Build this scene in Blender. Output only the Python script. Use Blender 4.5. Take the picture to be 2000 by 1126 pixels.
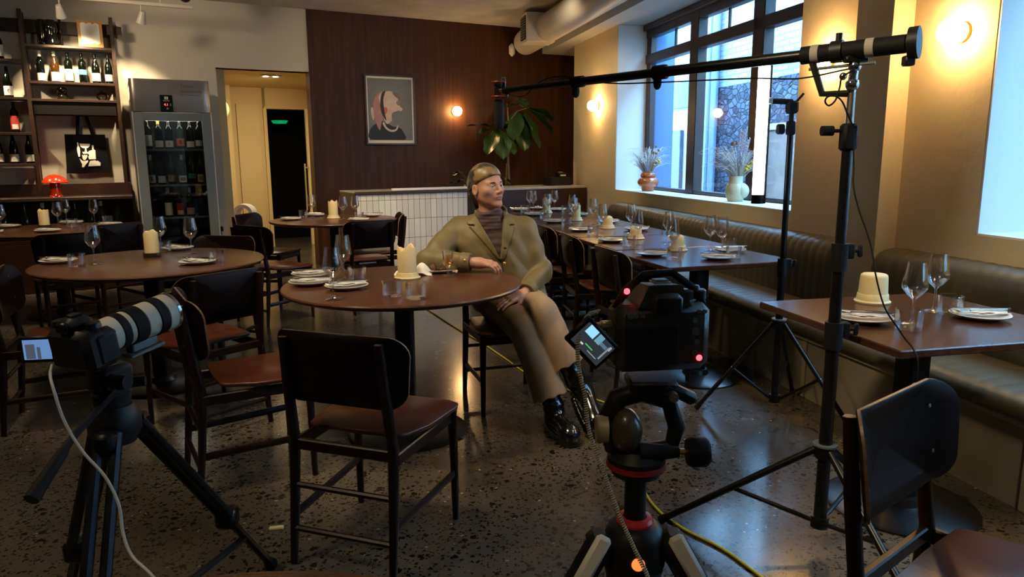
import bpy, bmesh, math, random
import numpy as np
from mathutils import Vector, Matrix, Euler
for o in list(bpy.data.objects): bpy.data.objects.remove(o)
random.seed(7)
S = bpy.context.scene
COL = S.collection
PI = math.pi
# ------------------------------------------------------------------ camera, sky, exposure
CAMZ = 1.35
cam = bpy.data.cameras.new('camera'); cam.sensor_width = 36; cam.lens = 1424.6/2000*36; cam.clip_start = .05; cam.clip_end = 200
camo = bpy.data.objects.new('camera', cam); COL.objects.link(camo); S.camera = camo
_p, _r = math.radians(10.319), math.radians(-.3629)
_r0 = Vector((1,0,0)); _u0 = Vector((0,math.sin(_p),math.cos(_p))); _f = Vector((0,math.cos(_p),-math.sin(_p)))
_rt = _r0*math.cos(_r)+_u0*math.sin(_r); _up = _u0*math.cos(_r)-_r0*math.sin(_r)
camo.matrix_world = Matrix(((_rt.x,_up.x,-_f.x,0),(_rt.y,_up.y,-_f.y,0),(_rt.z,_up.z,-_f.z,CAMZ),(0,0,0,1)))
W = bpy.data.worlds.new('sky'); S.world = W; W.use_nodes = True
W.node_tree.nodes['Background'].inputs[0].default_value = (.31,.61,1,1)
W.node_tree.nodes['Background'].inputs[1].default_value = 30
S.view_settings.view_transform = 'Standard'; S.view_settings.look = 'None'; S.view_settings.gamma = 1
S.view_settings.use_curve_mapping = False; S.view_settings.exposure = 0.15
S.cycles.use_denoising = True
S.cycles.max_bounces = 8; S.cycles.transparent_max_bounces = 24; S.cycles.diffuse_bounces = 4; S.cycles.glossy_bounces = 4
S.cycles.sample_clamp_indirect = 4; S.cycles.caustics_reflective = False; S.cycles.caustics_refractive = False
WARM = (1,.79,.50)
def spot_lamp(name, loc, target, energy, size=60, blend=.6, color=WARM, radius=.03, parent=None):
    l = bpy.data.lights.new(name, 'SPOT'); l.energy = energy; l.color = color; l.spot_size = math.radians(size); l.spot_blend = blend; l.shadow_soft_size = radius
    o = bpy.data.objects.new(name, l); COL.objects.link(o); o.location = loc
    o.rotation_euler = (Vector(target)-Vector(loc)).to_track_quat('-Z','Y').to_euler()
    return o
# unseen bare spots above the frame, added to light tables, walls and person
for loc,tgt,e,sz in (((-.9,2.6,2.95),(-.55,3.5,.75),150,52),((-2.0,3.3,2.95),(-2.1,4.3,.75),150,52),((-3.4,5.3,2.95),(-4.0,6.4,.75),150,60),((-1.6,5.9,2.95),(-1.7,7.2,.75),170,66),
    ((.0,4.6,2.95),(.9,5.6,.75),85,50),((-.6,1.3,2.95),(2.4,2.5,.10),190,44),((-2.2,1.2,2.95),(-1.6,2.0,.0),70,70),((-1.6,3.6,2.95),(-.1,3.95,1.0),90,34),((1.7,3.0,2.95),(.05,3.75,.70),85,34),((1.95,1.7,2.95),(1.55,2.5,.75),60,44),((-.5,4.7,2.95),(-1.05,8.24,.65),120,40),((-.7,-.3,2.95),(-.33,.6,.75),60,36),((1.3,-.7,2.95),(2.2,2.15,.15),170,30),((-.9,6.4,2.95),(-1.54,9.6,1.93),110,15),((.2,7.4,2.95),(1.2,9.0,1.4),60,80),((-2.4,6.2,2.95),(-1.4,8.6,1.9),60,70),((-4.2,5.6,2.95),(-3.4,7.9,1.9),120,75)):
    spot_lamp('added_ceiling_spot',loc,tgt,e,sz,radius=.22)
# room frame: a runs along the window wall, b along the wood panelled wall (the corner is not square)
YA, YB = math.radians(-12.56), math.radians(61.5)
a = Vector((math.sin(YA),math.cos(YA),0)); na = Vector((a.y,-a.x,0))
b = Vector((math.sin(YB),math.cos(YB),0)); nb = Vector((-b.y,b.x,0))
def A3(u,d,z=0): return a*u+na*d+Vector((0,0,z))
def B3(t,d,z=0): return b*t+nb*d+Vector((0,0,z))
def frame(o,x,y,z=Vector((0,0,1))): return Matrix(((x.x,y.x,z.x,o.x),(x.y,y.y,z.y,o.y),(x.z,y.z,z.z,o.z),(0,0,0,1)))
MA = frame(Vector((0,0,0)),a,-na)     # local x = u, local y = -d   (right handed)
def MAu(u,d,z=0): return frame(A3(u,d,z),a,-na)
MB_ = frame(Vector((0,0,0)),b,nb)     # local x = t, local y = depth
def MBt(t,d,z=0): return frame(B3(t,d,z),b,nb)
# ------------------------------------------------------------------ mesh builder
class MB:
    def __init__(s, M=None): s.v=[]; s.f=[]; s.m=[]; s.M=M or Matrix(); s.mi=0
    def add(s, vs, fs):
        n=len(s.v); s.v += [tuple(s.M@Vector(p)) for p in vs]
        for f in fs: s.f.append([i+n for i in f]); s.m.append(s.mi)
        return s
    def box(s, c, d, bev=.0, R=None):
        h=[x/2 for x in d]; bev=min(bev,*(x*.99 for x in h)); R=R or Matrix()
        c=Vector(c)
        if bev<=0:
            vs=[Vector((x*h[0],y*h[1],z*h[2])) for x in(-1,1) for y in(-1,1) for z in(-1,1)]
            fs=[(0,1,3,2),(4,6,7,5),(0,4,5,1),(2,3,7,6),(0,2,6,4),(1,5,7,3)]
        else:
            vs=[];idx={}
            for x in(-1,1):
                for y in(-1,1):
                    for z in(-1,1):
                        for k in range(3):
                            e=[h[i]-(0 if i==k else bev) for i in range(3)]
                            idx[(x,y,z,k)]=len(vs); vs.append(Vector((x*e[0],y*e[1],z*e[2])))
            fs=[]
            for k in range(3):
                i,j=[q for q in range(3) if q!=k]
                for sg in(-1,1):
                    q=[]
                    for p1,p2 in((-1,-1),(1,-1),(1,1),(-1,1)):
                        t=[0,0,0];t[k]=sg;t[i]=p1;t[j]=p2;q.append(idx[(*t,k)])
                    fs.append(q)
                for p1 in(-1,1):
                    for p2 in(-1,1):
                        q=[]
                        for sg,ax in((-1,i),(1,i),(1,j),(-1,j)):
                            t=[0,0,0];t[k]=sg;t[i]=p1;t[j]=p2;q.append(idx[(*t,ax)])
                        fs.append(q)
            for x in(-1,1):
                for y in(-1,1):
                    for z in(-1,1): fs.append([idx[(x,y,z,k)] for k in range(3)])
        return s.add([c+R.to_3x3()@p for p in vs], fs)
    def tube(s, pts, r, n=8, caps=True, sq=1):
        pts=[Vector(p) for p in pts]; m=len(pts)
        rs=r if isinstance(r,(list,tuple)) else [r]*m
        vs=[];fs=[]; T=(pts[1]-pts[0]).normalized()
        N=T.orthogonal().normalized()
        if abs(T.z)<.99: N=(Vector((0,0,1))-T*T.z).normalized()
        for i in range(m):
            t=((pts[min(i+1,m-1)]-pts[max(i-1,0)])).normalized()
            N=(N-t*N.dot(t)).normalized(); B=t.cross(N)
            for k in range(n):
                an=2*PI*(k+.5)/n; vs.append(pts[i]+(N*math.cos(an)+B*math.sin(an)*sq)*rs[i])
        for i in range(m-1):
            for k in range(n): fs.append((i*n+k,i*n+(k+1)%n,(i+1)*n+(k+1)%n,(i+1)*n+k))
        if caps: fs+= [list(range(n))[::-1],[(m-1)*n+k for k in range(n)]]
        return s.add(vs,fs)
    def cyl(s,p0,p1,r,n=12,r1=None): return s.tube([p0,p1],[r,r if r1 is None else r1],n)
    def lathe(s, prof, c=(0,0,0), n=24, R=None, jit=None):
        c=Vector(c); R=(R or Matrix()).to_3x3(); vs=[];fs=[];rows=[]
        for i,(r,z) in enumerate(prof):
            if r<1e-6: rows.append([len(vs)]); vs.append(c+R@Vector((0,0,z)))
            else:
                rows.append(list(range(len(vs),len(vs)+n)))
                for k in range(n):
                    an=2*PI*k/n; dz=jit(i,k) if jit else 0
                    vs.append(c+R@Vector((r*math.cos(an),r*math.sin(an),z+dz)))
        for p,q in zip(rows,rows[1:]):
            for k in range(n):
                if len(p)==1 and len(q)==1: break
                if len(p)==1: fs.append((p[0],q[(k+1)%n],q[k]))
                elif len(q)==1: fs.append((p[k],p[(k+1)%n],q[0]))
                else: fs.append((p[k],p[(k+1)%n],q[(k+1)%n],q[k]))
        return s.add(vs,fs)
    def ball(s,c,r,n=16,m=10,R=None):
        r=(r,r,r) if not isinstance(r,(tuple,list)) else r
        c=Vector(c);R=(R or Matrix()).to_3x3();vs=[];fs=[]
        for i in range(m+1):
            th=PI*i/m
            for k in range(n):
                ph=2*PI*k/n; vs.append(c+R@Vector((r[0]*math.sin(th)*math.cos(ph),r[1]*math.sin(th)*math.sin(ph),r[2]*math.cos(th))))
        for i in range(m):
            for k in range(n): fs.append((i*n+k,(i+1)*n+k,(i+1)*n+(k+1)%n,i*n+(k+1)%n))
        return s.add(vs,fs)
    def prism(s, poly, z0, z1, M=None):
        n=len(poly); M=M or Matrix()
        vs=[M@Vector((x,y,z0)) for x,y in poly]+[M@Vector((x,y,z1)) for x,y in poly]
        fs=[list(range(n))[::-1],list(range(n,2*n))]+[(i,(i+1)%n,n+(i+1)%n,n+i) for i in range(n)]
        return s.add(vs,fs)
    def grid(s, fn, nu, nv, thick=0):
        vs=[fn(i/nu,j/nv) for i in range(nu+1) for j in range(nv+1)]
        fs=[(i*(nv+1)+j,(i+1)*(nv+1)+j,(i+1)*(nv+1)+j+1,i*(nv+1)+j+1) for i in range(nu) for j in range(nv)]
        if not thick: return s.add(vs,fs)
        V=[Vector(p) for p in vs]; N=[Vector() for _ in V]
        for f in fs:
            nn=(V[f[2]]-V[f[0]]).cross(V[f[3]]-V[f[1]])
            for i in f: N[i]+=nn
        L=len(V); vs2=V+[V[i]-N[i].normalized()*thick for i in range(L)]
        fs2=fs+[tuple(i+L for i in f[::-1]) for f in fs]
        bd=[i*(nv+1) for i in range(nu+1)]+[nu*(nv+1)+j for j in range(1,nv+1)]+[i*(nv+1)+nv for i in range(nu-1,-1,-1)]+[j for j in range(nv-1,0,-1)]
        for i in range(len(bd)):
            p,q=bd[i],bd[(i+1)%len(bd)]; fs2.append((p,q,q+L,p+L))
        return s.add(vs2,fs2)
    def build(s, name, mats, parent=None, smooth=40, loc=None, recalc=True):
        me=bpy.data.meshes.new(name)
        off=Vector((0,0,0))
        if parent is None and s.v:                       # origin at the base of the thing
            P=np.array(s.v); mn,mx=P.min(0),P.max(0); off=Vector(((mn[0]+mx[0])/2,(mn[1]+mx[1])/2,mn[2]))
        me.from_pydata([tuple(Vector(p)-off) for p in s.v],[],s.f)
        for m in (mats if isinstance(mats,(list,tuple)) else [mats]): me.materials.append(m)
        me.polygons.foreach_set('material_index', s.m)
        if recalc:
            bm=bmesh.new(); bm.from_mesh(me); bmesh.ops.recalc_face_normals(bm,faces=bm.faces); bm.to_mesh(me); bm.free()
        if smooth:
            me.polygons.foreach_set('use_smooth',[True]*len(me.polygons)); me.set_sharp_from_angle(angle=math.radians(smooth))
        me.update()
        o=bpy.data.objects.new(name,me); COL.objects.link(o)
        if parent is not None: o.parent=parent
        else: o.location=off
        return o
def tag(o,label=None,cat=None,group=None,kind=None):
    if label: o['label']=label
    if cat: o['category']=cat
    if group: o['group']=group
    if kind: o['kind']=kind
    return o
def thing(name,label,cat,loc=(0,0,0),rz=0,group=None):
    o=bpy.data.objects.new(name,None); COL.objects.link(o); o.location=loc; o.rotation_euler=(0,0,rz); o.empty_display_size=.05
    return tag(o,label,cat,group)
KIDS={}
def kids(o):
    return [c for c in COL.objects if c.parent==o]
def dup(root,loc,rz=0,label=None,group=None,scale=None,ks=None):
    r=root.copy(); COL.objects.link(r); r.location=loc; r.rotation_euler=(0,0,rz)
    if scale: r.scale=scale
    if label: r['label']=label
    if group: r['group']=group
    for ch in (ks if ks is not None else kids(root)):
        c=ch.copy(); COL.objects.link(c); c.parent=r
        for g in KIDS.get(ch.name) or ():
            d=g.copy(); COL.objects.link(d); d.parent=c
    return r
def struct(mb,name,mats,smooth=0,**k): return tag(mb.build(name,mats,smooth=smooth,**k),kind='structure')
def rrect(w,h,r,n=5):
    r=min(r,w/2-1e-4,h/2-1e-4); P=[]
    for cx,cy,a0 in((w/2-r,h/2-r,0),(-w/2+r,h/2-r,90),(-w/2+r,-h/2+r,180),(w/2-r,-h/2+r,270)):
        for i in range(n+1):
            t=math.radians(a0+90*i/n); P.append((cx+r*math.cos(t),cy+r*math.sin(t)))
    return P
def rot(x=0,y=0,z=0): return Euler((x,y,z)).to_matrix().to_4x4()
def text(s_,size,M,mat,name='lettering',parent=None,depth=.0008,align='CENTER'):
    c=bpy.data.curves.new(name,'FONT'); c.body=s_; c.size=size; c.align_x=align; c.extrude=depth
    o=bpy.data.objects.new('tmp',c); COL.objects.link(o)
    me=bpy.data.meshes.new_from_object(o); bpy.data.objects.remove(o)
    me.transform(M); me.materials.clear(); me.materials.append(mat)
    q=bpy.data.objects.new(name,me); COL.objects.link(q)
    if parent: q.parent=parent
    return q
# ------------------------------------------------------------------ materials
def mat(name,col,rough=.5,metal=0,spec=.5,emit=None,es=0,bump=None,var=None,coat=0,sheen=0,sss=0,alpha=None):
    """bump=(scale,strength[,stretch]); var=(scale,col2[,stretch,contrast])"""
    m=bpy.data.materials.new(name); m.use_nodes=True; nt=m.node_tree; P=nt.nodes['Principled BSDF']
    P.inputs['Base Color'].default_value=(*col,1); P.inputs['Roughness'].default_value=rough; P.inputs['Metallic'].default_value=metal
    P.inputs['Specular IOR Level'].default_value=spec
    if coat: P.inputs['Coat Weight'].default_value=coat; P.inputs['Coat Roughness'].default_value=.08
    if sheen: P.inputs['Sheen Weight'].default_value=sheen; P.inputs['Sheen Roughness'].default_value=.5
    if sss: P.inputs['Subsurface Weight'].default_value=sss; P.inputs['Subsurface Radius'].default_value=(.012,.005,.003); P.inputs['Subsurface Scale'].default_value=1
    if emit: P.inputs['Emission Color'].default_value=(*emit,1); P.inputs['Emission Strength'].default_value=es
    def coords(st):
        tc=nt.nodes.new('ShaderNodeTexCoord'); mp=nt.nodes.new('ShaderNodeMapping'); mp.inputs['Scale'].default_value=st
        nt.links.new(tc.outputs['Object'],mp.inputs['Vector']); return mp.outputs[0]
    if var:
        n=nt.nodes.new('ShaderNodeTexNoise'); n.inputs['Scale'].default_value=var[0]; n.inputs['Detail'].default_value=6
        nt.links.new(coords(var[2] if len(var)>2 else (1,1,1)),n.inputs['Vector'])
        r=nt.nodes.new('ShaderNodeValToRGB'); k=var[3] if len(var)>3 else .25
        r.color_ramp.elements[0].position=.5-k; r.color_ramp.elements[1].position=.5+k
        r.color_ramp.elements[0].color=(*col,1); r.color_ramp.elements[1].color=(*var[1],1)
        nt.links.new(n.outputs['Fac'],r.inputs[0]); nt.links.new(r.outputs[0],P.inputs['Base Color'])
    if bump:
        n=nt.nodes.new('ShaderNodeTexNoise'); n.inputs['Scale'].default_value=bump[0]; n.inputs['Detail'].default_value=5
        nt.links.new(coords(bump[2] if len(bump)>2 else (1,1,1)),n.inputs['Vector'])
        bp=nt.nodes.new('ShaderNodeBump'); bp.inputs['Strength'].default_value=bump[1]; bp.inputs['Distance'].default_value=.01
        nt.links.new(n.outputs['Fac'],bp.inputs['Height']); nt.links.new(bp.outputs[0],P.inputs['Normal'])
    return m
def glass(name,tint=(1,1,1),f=1.0,rough=0.0):
    m=bpy.data.materials.new(name); m.use_nodes=True; nt=m.node_tree; nt.nodes.clear()
    o=nt.nodes.new('ShaderNodeOutputMaterial'); mx=nt.nodes.new('ShaderNodeMixShader'); t=nt.nodes.new('ShaderNodeBsdfTransparent'); g=nt.nodes.new('ShaderNodeBsdfGlossy')
    fr=nt.nodes.new('ShaderNodeFresnel'); fr.inputs['IOR'].default_value=1.5
    mu=nt.nodes.new('ShaderNodeMath'); mu.operation='MINIMUM'; mu.inputs[1].default_value=f; fr.inputs['IOR'].default_value=1.6
    t.inputs[0].default_value=(*tint,1); g.inputs['Roughness'].default_value=rough; g.inputs[0].default_value=(1,1,1,1)
    nt.links.new(fr.outputs[0],mu.inputs[0]); nt.links.new(mu.outputs[0],mx.inputs[0]); nt.links.new(t.outputs[0],mx.inputs[1]); nt.links.new(g.outputs[0],mx.inputs[2]); nt.links.new(mx.outputs[0],o.inputs[0])
    return m
def floor_mat():
    m=mat('polished_aggregate_concrete',(.2,.18,.14),.2,spec=.75); nt=m.node_tree; P=nt.nodes['Principled BSDF']; L=nt.links
    tc=nt.nodes.new('ShaderNodeTexCoord')
    n0=nt.nodes.new('ShaderNodeTexNoise'); n0.inputs['Scale'].default_value=60; L.new(tc.outputs['Object'],n0.inputs['Vector'])
    ad=nt.nodes.new('ShaderNodeMixRGB'); ad.blend_type='ADD'; ad.inputs[0].default_value=.02; L.new(tc.outputs['Object'],ad.inputs[1]); L.new(n0.outputs['Color'],ad.inputs[2])
    n1=nt.nodes.new('ShaderNodeTexNoise'); n1.inputs['Scale'].default_value=1.4; n1.inputs['Detail'].default_value=8; L.new(tc.outputs['Object'],n1.inputs['Vector'])
    r1=nt.nodes.new('ShaderNodeValToRGB'); r1.color_ramp.elements[0].position=.3; r1.color_ramp.elements[1].position=.7
    r1.color_ramp.elements[0].color=(.068,.055,.038,1); r1.color_ramp.elements[1].color=(.145,.122,.088,1); L.new(n1.outputs['Fac'],r1.inputs[0])
    prev=r1.outputs[0]
    for sc,thr,col in((58,.80,(.012,.010,.008,1)),(95,.78,(.018,.014,.010,1)),(34,.93,(.01,.008,.007,1)),(80,.993,(.36,.32,.24,1))):
        v=nt.nodes.new('ShaderNodeTexVoronoi'); v.inputs['Scale'].default_value=sc; L.new(ad.outputs[0],v.inputs['Vector'])
        sp=nt.nodes.new('ShaderNodeSeparateColor'); L.new(v.outputs['Color'],sp.inputs[0])
        g1=nt.nodes.new('ShaderNodeMath'); g1.operation='GREATER_THAN'; g1.inputs[1].default_value=thr; L.new(sp.outputs[0 if sc!=75 else 1],g1.inputs[0])
        g2=nt.nodes.new('ShaderNodeMath'); g2.operation='LESS_THAN'; g2.inputs[1].default_value=.46; L.new(v.outputs['Distance'],g2.inputs[0])
        mu=nt.nodes.new('ShaderNodeMath'); mu.operation='MULTIPLY'; L.new(g1.outputs[0],mu.inputs[0]); L.new(g2.outputs[0],mu.inputs[1])
        mx=nt.nodes.new('ShaderNodeMixRGB'); L.new(mu.outputs[0],mx.inputs[0]); L.new(prev,mx.inputs[1]); mx.inputs[2].default_value=col; prev=mx.outputs[0]
    L.new(prev,P.inputs['Base Color'])
    rr=nt.nodes.new('ShaderNodeMapRange'); rr.inputs[3].default_value=.12; rr.inputs[4].default_value=.28; L.new(n1.outputs['Fac'],rr.inputs[0]); L.new(rr.outputs[0],P.inputs['Roughness'])
    return m
def wood(name,c1,c2,stretch=(1,1,12),rough=.35,sc=6,coat=0,spec=.5):
    return mat(name,c1,rough,spec=spec,var=(sc,c2,stretch,.22),bump=(sc*4,.08,stretch),coat=coat)
def brick_mat(name,c1,c2,mort,scale,M3=(0,0,0),rough=.8,bw=.5,rh=.25):
    m=mat(name,c1,rough); nt=m.node_tree; L=nt.links; P=nt.nodes['Principled BSDF']
    tc=nt.nodes.new('ShaderNodeTexCoord'); mp=nt.nodes.new('ShaderNodeMapping'); mp.inputs['Rotation'].default_value=M3
    br=nt.nodes.new('ShaderNodeTexBrick'); br.inputs['Color1'].default_value=(*c1,1); br.inputs['Color2'].default_value=(*c2,1); br.inputs['Mortar'].default_value=(*mort,1)
    br.inputs['Scale'].default_value=scale; br.inputs['Brick Width'].default_value=bw; br.inputs['Row Height'].default_value=rh; br.inputs['Mortar Size'].default_value=.012
    L.new(tc.outputs['Object'],mp.inputs[0]); L.new(mp.outputs[0],br.inputs['Vector']); L.new(br.outputs['Color'],P.inputs['Base Color'])
    return m
def stone_mat():
    m=mat('rubble_stone',(.1,.12,.16),.9); nt=m.node_tree; L=nt.links; P=nt.nodes['Principled BSDF']
    tc=nt.nodes.new('ShaderNodeTexCoord'); mp=nt.nodes.new('ShaderNodeMapping'); mp.inputs['Scale'].default_value=(1,1,1.6); L.new(tc.outputs['Object'],mp.inputs[0])
    v=nt.nodes.new('ShaderNodeTexVoronoi'); v.inputs['Scale'].default_value=9; L.new(mp.outputs[0],v.inputs['Vector'])
    v2=nt.nodes.new('ShaderNodeTexVoronoi'); v2.feature='DISTANCE_TO_EDGE'; v2.inputs['Scale'].default_value=9; L.new(mp.outputs[0],v2.inputs['Vector'])
    sp=nt.nodes.new('ShaderNodeSeparateColor'); L.new(v.outputs['Color'],sp.inputs[0])
    r=nt.nodes.new('ShaderNodeValToRGB'); r.color_ramp.elements[0].color=(.02,.03,.055,1); r.color_ramp.elements[1].color=(.09,.12,.18,1); L.new(sp.outputs[0],r.inputs[0])
    r2=nt.nodes.new('ShaderNodeValToRGB'); r2.color_ramp.elements[0].color=(.25,.25,.25,1); r2.color_ramp.elements[1].position=.12; r2.color_ramp.elements[1].color=(1,1,1,1); L.new(v2.outputs['Distance'],r2.inputs[0])
    mx=nt.nodes.new('ShaderNodeMixRGB'); mx.blend_type='MULTIPLY'; mx.inputs[0].default_value=1; L.new(r.outputs[0],mx.inputs[1]); L.new(r2.outputs[0],mx.inputs[2]); L.new(mx.outputs[0],P.inputs['Base Color'])
    bp=nt.nodes.new('ShaderNodeBump'); bp.inputs['Strength'].default_value=.8; bp.inputs['Distance'].default_value=.05; L.new(r2.outputs[0],bp.inputs['Height']); L.new(bp.outputs[0],P.inputs['Normal'])
    return m
class X: pass
M=X()
M.floor=floor_mat()
M.cream=mat('cream_textured_plaster',(.72,.60,.38),.75,bump=(14,.35))
M.white=mat('offwhite_paint',(.60,.54,.42),.7,bump=(20,.06))
M.sillw=mat('white_sill_paint',(.82,.82,.80),.45)
M.corr=mat('warm_corridor_paint',(.62,.48,.24),.7)
M.ceil=mat('board_marked_concrete_ceiling',(.66,.63,.58),.85,var=(3,(.48,.455,.42)),bump=(25,.25))
M.soffit=mat('smooth_white_soffit',(.52,.52,.50),.7)
M.wallwood=wood('walnut_veneer_panel',(.078,.029,.0095),(.036,.0135,.005),(9,9,.45),.5,3,spec=.25)
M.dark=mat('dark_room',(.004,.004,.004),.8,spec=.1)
M.chair=wood('stained_beech',(.020,.006,.0035),(.009,.003,.002),(6,6,1),.36,8,spec=.3)
M.seat=wood('reddish_plywood_seat',(.120,.032,.014),(.062,.017,.008),(10,1.2,6),.30,5)
M.ply=wood('dark_plywood_back',(.011,.0042,.003),(.005,.0022,.0018),(1.5,8,8),.42,5,spec=.18)
M.plyedge=mat('pale_plywood_edge',(.34,.20,.11),.4,var=(30,(.16,.08,.04),(1,1,8)))
M.table=wood('walnut_tabletop',(.125,.050,.020),(.070,.026,.011),(1.4,12,6),.27,4)
M.tabled=wood('dark_walnut_tabletop',(.075,.027,.014),(.038,.013,.007),(10,1.3,6),.22,4)
M.edge=wood('dark_table_edge',(.03,.009,.004),(.016,.005,.002),(2,2,6),.35,6)
M.black=mat('black_powder_coat',(.005,.005,.005),.45,spec=.25)
M.blackm=mat('black_metal',(.007,.007,.007),.30,spec=.35)
M.rubber=mat('black_rubber',(.006,.006,.006),.7,spec=.25)
M.olive=mat('olive_leatherette',(.085,.072,.040),.42,bump=(90,.05))
M.plaster=mat('mottled_plaster_plinth',(.40,.34,.23),.7,var=(4,(.26,.215,.14)),bump=(10,.1))
M.steel=mat('brushed_steel',(.42,.37,.33),.36,metal=.92,bump=(60,.03,(.05,.05,3)))
M.alu=mat('grey_aluminium',(.15,.17,.17),.45,metal=.2)
M.chrome=mat('polished_chrome',(.75,.75,.76),.12,metal=1)
M.gold=mat('gold_plate',(.85,.55,.18),.25,metal=1)
M.glass=glass('clear_glass',(.99,.99,.99),.5,.025)
M.pane=glass('window_glass',(.94,.97,.98),.10)
M.fpane=glass('cooler_glass',(.80,.82,.82),.6)
M.china=mat('glazed_white_china',(.86,.84,.78),.22,coat=.3)
M.linen=mat('white_linen',(.88,.86,.80),.85,bump=(150,.08))
M.cutlery=mat('steel_cutlery',(.72,.70,.66),.18,metal=1)
M.wax=mat('cream_candle_wax',(.86,.69,.36),.5,sss=.25)
M.dishg=mat('dark_green_glass_dish',(.035,.035,.015),.12,coat=.5)
M.cream_dish=mat('cream_candle_dish',(.80,.64,.34),.45)
M.wframe=wood('dark_stained_window_timber',(.040,.016,.010),(.018,.008,.006),(5,5,5),.35,6)
M.tile=brick_mat('stacked_glazed_tile',(.80,.77,.68),(.66,.62,.55),(.06,.05,.045),1)
M.lampred=mat('glossy_red_orange',(.75,.035,.008),.18,coat=.5)
M.paper=mat('white_paper',(.85,.84,.80),.6)
M.bottle=mat('dark_bottle_glass',(.002,.003,.002),.08,spec=.4)
M.amberb=mat('amber_bottle_glass',(.05,.018,.004),.07,coat=.6)
M.leaf=mat('fiddle_leaf',(.022,.075,.012),.35,bump=(30,.1),var=(8,(.012,.04,.008)))
M.leafd=mat('dark_leaf',(.012,.030,.010),.4)
M.twig=mat('woody_stem',(.16,.11,.06),.8)
M.gun=mat('charcoal_plastic',(.011,.011,.011),.46,spec=.3)
M.red_led=mat('red_led',(.6,.01,.01),.3,emit=(1,.04,.06),es=6)
M.yellow=mat('yellow_cable_sheath',(.85,.76,.06),.45)
M.duct=mat('painted_spiral_duct',(.58,.54,.47),.5)
M.felt=mat('black_canvas',(.006,.006,.008),.95,spec=.1)
def place(o,Mw):      # object built in its own frame, then set where it stands
    o.matrix_world = Mw @ Matrix.Translation(o.location); return o
# ------------------------------------------------------------------ room shell
DN, DW, HC, BZ = 2.98, 9.2, 3.08, 2.755
m=MB(MA); m.box((4,2.95,-.1),(22,13,.2)); struct(m,'floor',M.floor)
m=MB(MA); m.box((4,2.95,HC+.1),(22,13,.2)); struct(m,'ceiling',M.ceil)
# window wall: built in (u, -d, z)
m=MB(MA)
def wA(u0,u1,z0,z1,d0=DN,d1=3.55): m.box(((u0+u1)/2,-(d0+d1)/2,(z0+z1)/2),(u1-u0,d1-d0,z1-z0))
wA(7.94,9.53,0,BZ); wA(2.97,4.51,0,BZ); wA(4.51,7.94,0,.955); wA(-4,2.97,0,.955); wA(-4,-.2,.955,BZ); wA(-.2,2.97,2.70,BZ)
wA(3.50,3.79,0,BZ,2.85,DN)
struct(m,'wall_window_side',M.cream)
m=MB(MA); m.box((6.225,-3.165,.958),(3.43,.37,.012)); struct(m,'trim_1',M.sillw)
m=MB(MA)
for u0,u1 in((4.51,4.516),(7.934,7.94)): m.box(((u0+u1)/2,-3.169,1.855),(.006,.364,1.79))
m.box((2.964,-3.27,1.83),(.012,.575,1.74)); m.box((1.38,-3.27,.958),(3.17,.575,.012)); struct(m,'trim_2',M.sillw)
m=MB(MA); m.box((3.4,-3.16,(BZ+HC)/2),(14.4,.8,HC-BZ)); struct(m,'beam',M.soffit)
m=MB(MA); m.box((10.1,-3.6,1.5),(1.4,.1,3.2)); struct(m,'wall_recess',M.cream)
# wall with shelving + timber wall: built in (t, depth, z)
m=MB(MB_)
def wB(mm,t0,t1,z0,z1,d0=DW,d1=DW+.18): mm.box(((t0+t1)/2,(d0+d1)/2,(z0+z1)/2),(t1-t0,d1-d0,z1-z0))
wB(m,-5,1.165,0,HC); wB(m,1.165,2.22,2.36,HC); struct(m,'wall_shelving_side',mat('offwhite_plaster',(.62,.56,.43),.75,bump=(18,.1)))
m=MB(MB_); wB(m,2.22,7.6,0,HC,DW-.02,DW+.18)
for t in (3.42,4.55,5.62): m.box((t,DW-.021,1.54),(.004,.004,3.07))
struct(m,'wall_timber',M.wallwood)
# corridor
m=MB(MB_); m.box((2.1,10.55,2.41),(2.1,2.6,.1)); struct(m,'ceiling_corridor',M.corr)
m=MB(MB_); m.box((1.19,10.6,1.18),(.16,2.5,2.36)); m.box((1.42,11.45,1.18),(.36,.24,2.36))
m.tube([(1.27,9.95,1.95),(1.27,10.05,1.95),(1.27,11.3,1.95)],[.06,.13,.13],20); struct(m,'wall_corridor_side',M.corr)
m=MB(MB_); m.box((1.72,11.66,1.18),(.80,.16,2.36)); m.box((2.45,11.66,2.21),(.75,.16,.30)); m.box((1.86,11.56,1.06),(.32,.05,2.12)); m.box((2.10,11.56,1.03),(.05,.06,2.06)); m.box((2.44,11.56,2.075),(.70,.06,.03))
struct(m,'wall_corridor_end',M.corr)
m=MB(MB_); m.box((2.96,10.5,1.2),(.26,2.5,2.4)); struct(m,'wall_corridor_right',M.corr)
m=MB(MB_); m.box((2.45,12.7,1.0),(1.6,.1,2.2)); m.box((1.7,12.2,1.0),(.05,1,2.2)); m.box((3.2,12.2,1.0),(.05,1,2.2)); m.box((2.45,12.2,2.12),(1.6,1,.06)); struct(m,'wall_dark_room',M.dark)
d3=thing('door','open pale door leaf with long steel handle in the corridor beside the timber wall','door',B3(2.705,11.50,0)); tag(d3,kind=None)
m=MB(frame(Vector((0,0,0)),b,nb)); m.box((.0,.0,1.03),(.055,.06,2.06),.003); m.build('leaf',mat('pale_door_paint',(.78,.66,.40),.5),d3,smooth=0)
m=MB(frame(Vector((0,0,0)),b,nb)); m.tube([(-.10,-.14,.55),(-.10,-.14,1.25)],.014,8); m.tube([(-.10,-.14,1.19),(-.01,-.02,1.19)],.009,8); m.tube([(-.10,-.14,.62),(-.01,-.02,.62)],.009,8); m.build('handle',M.chrome,d3)
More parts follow.
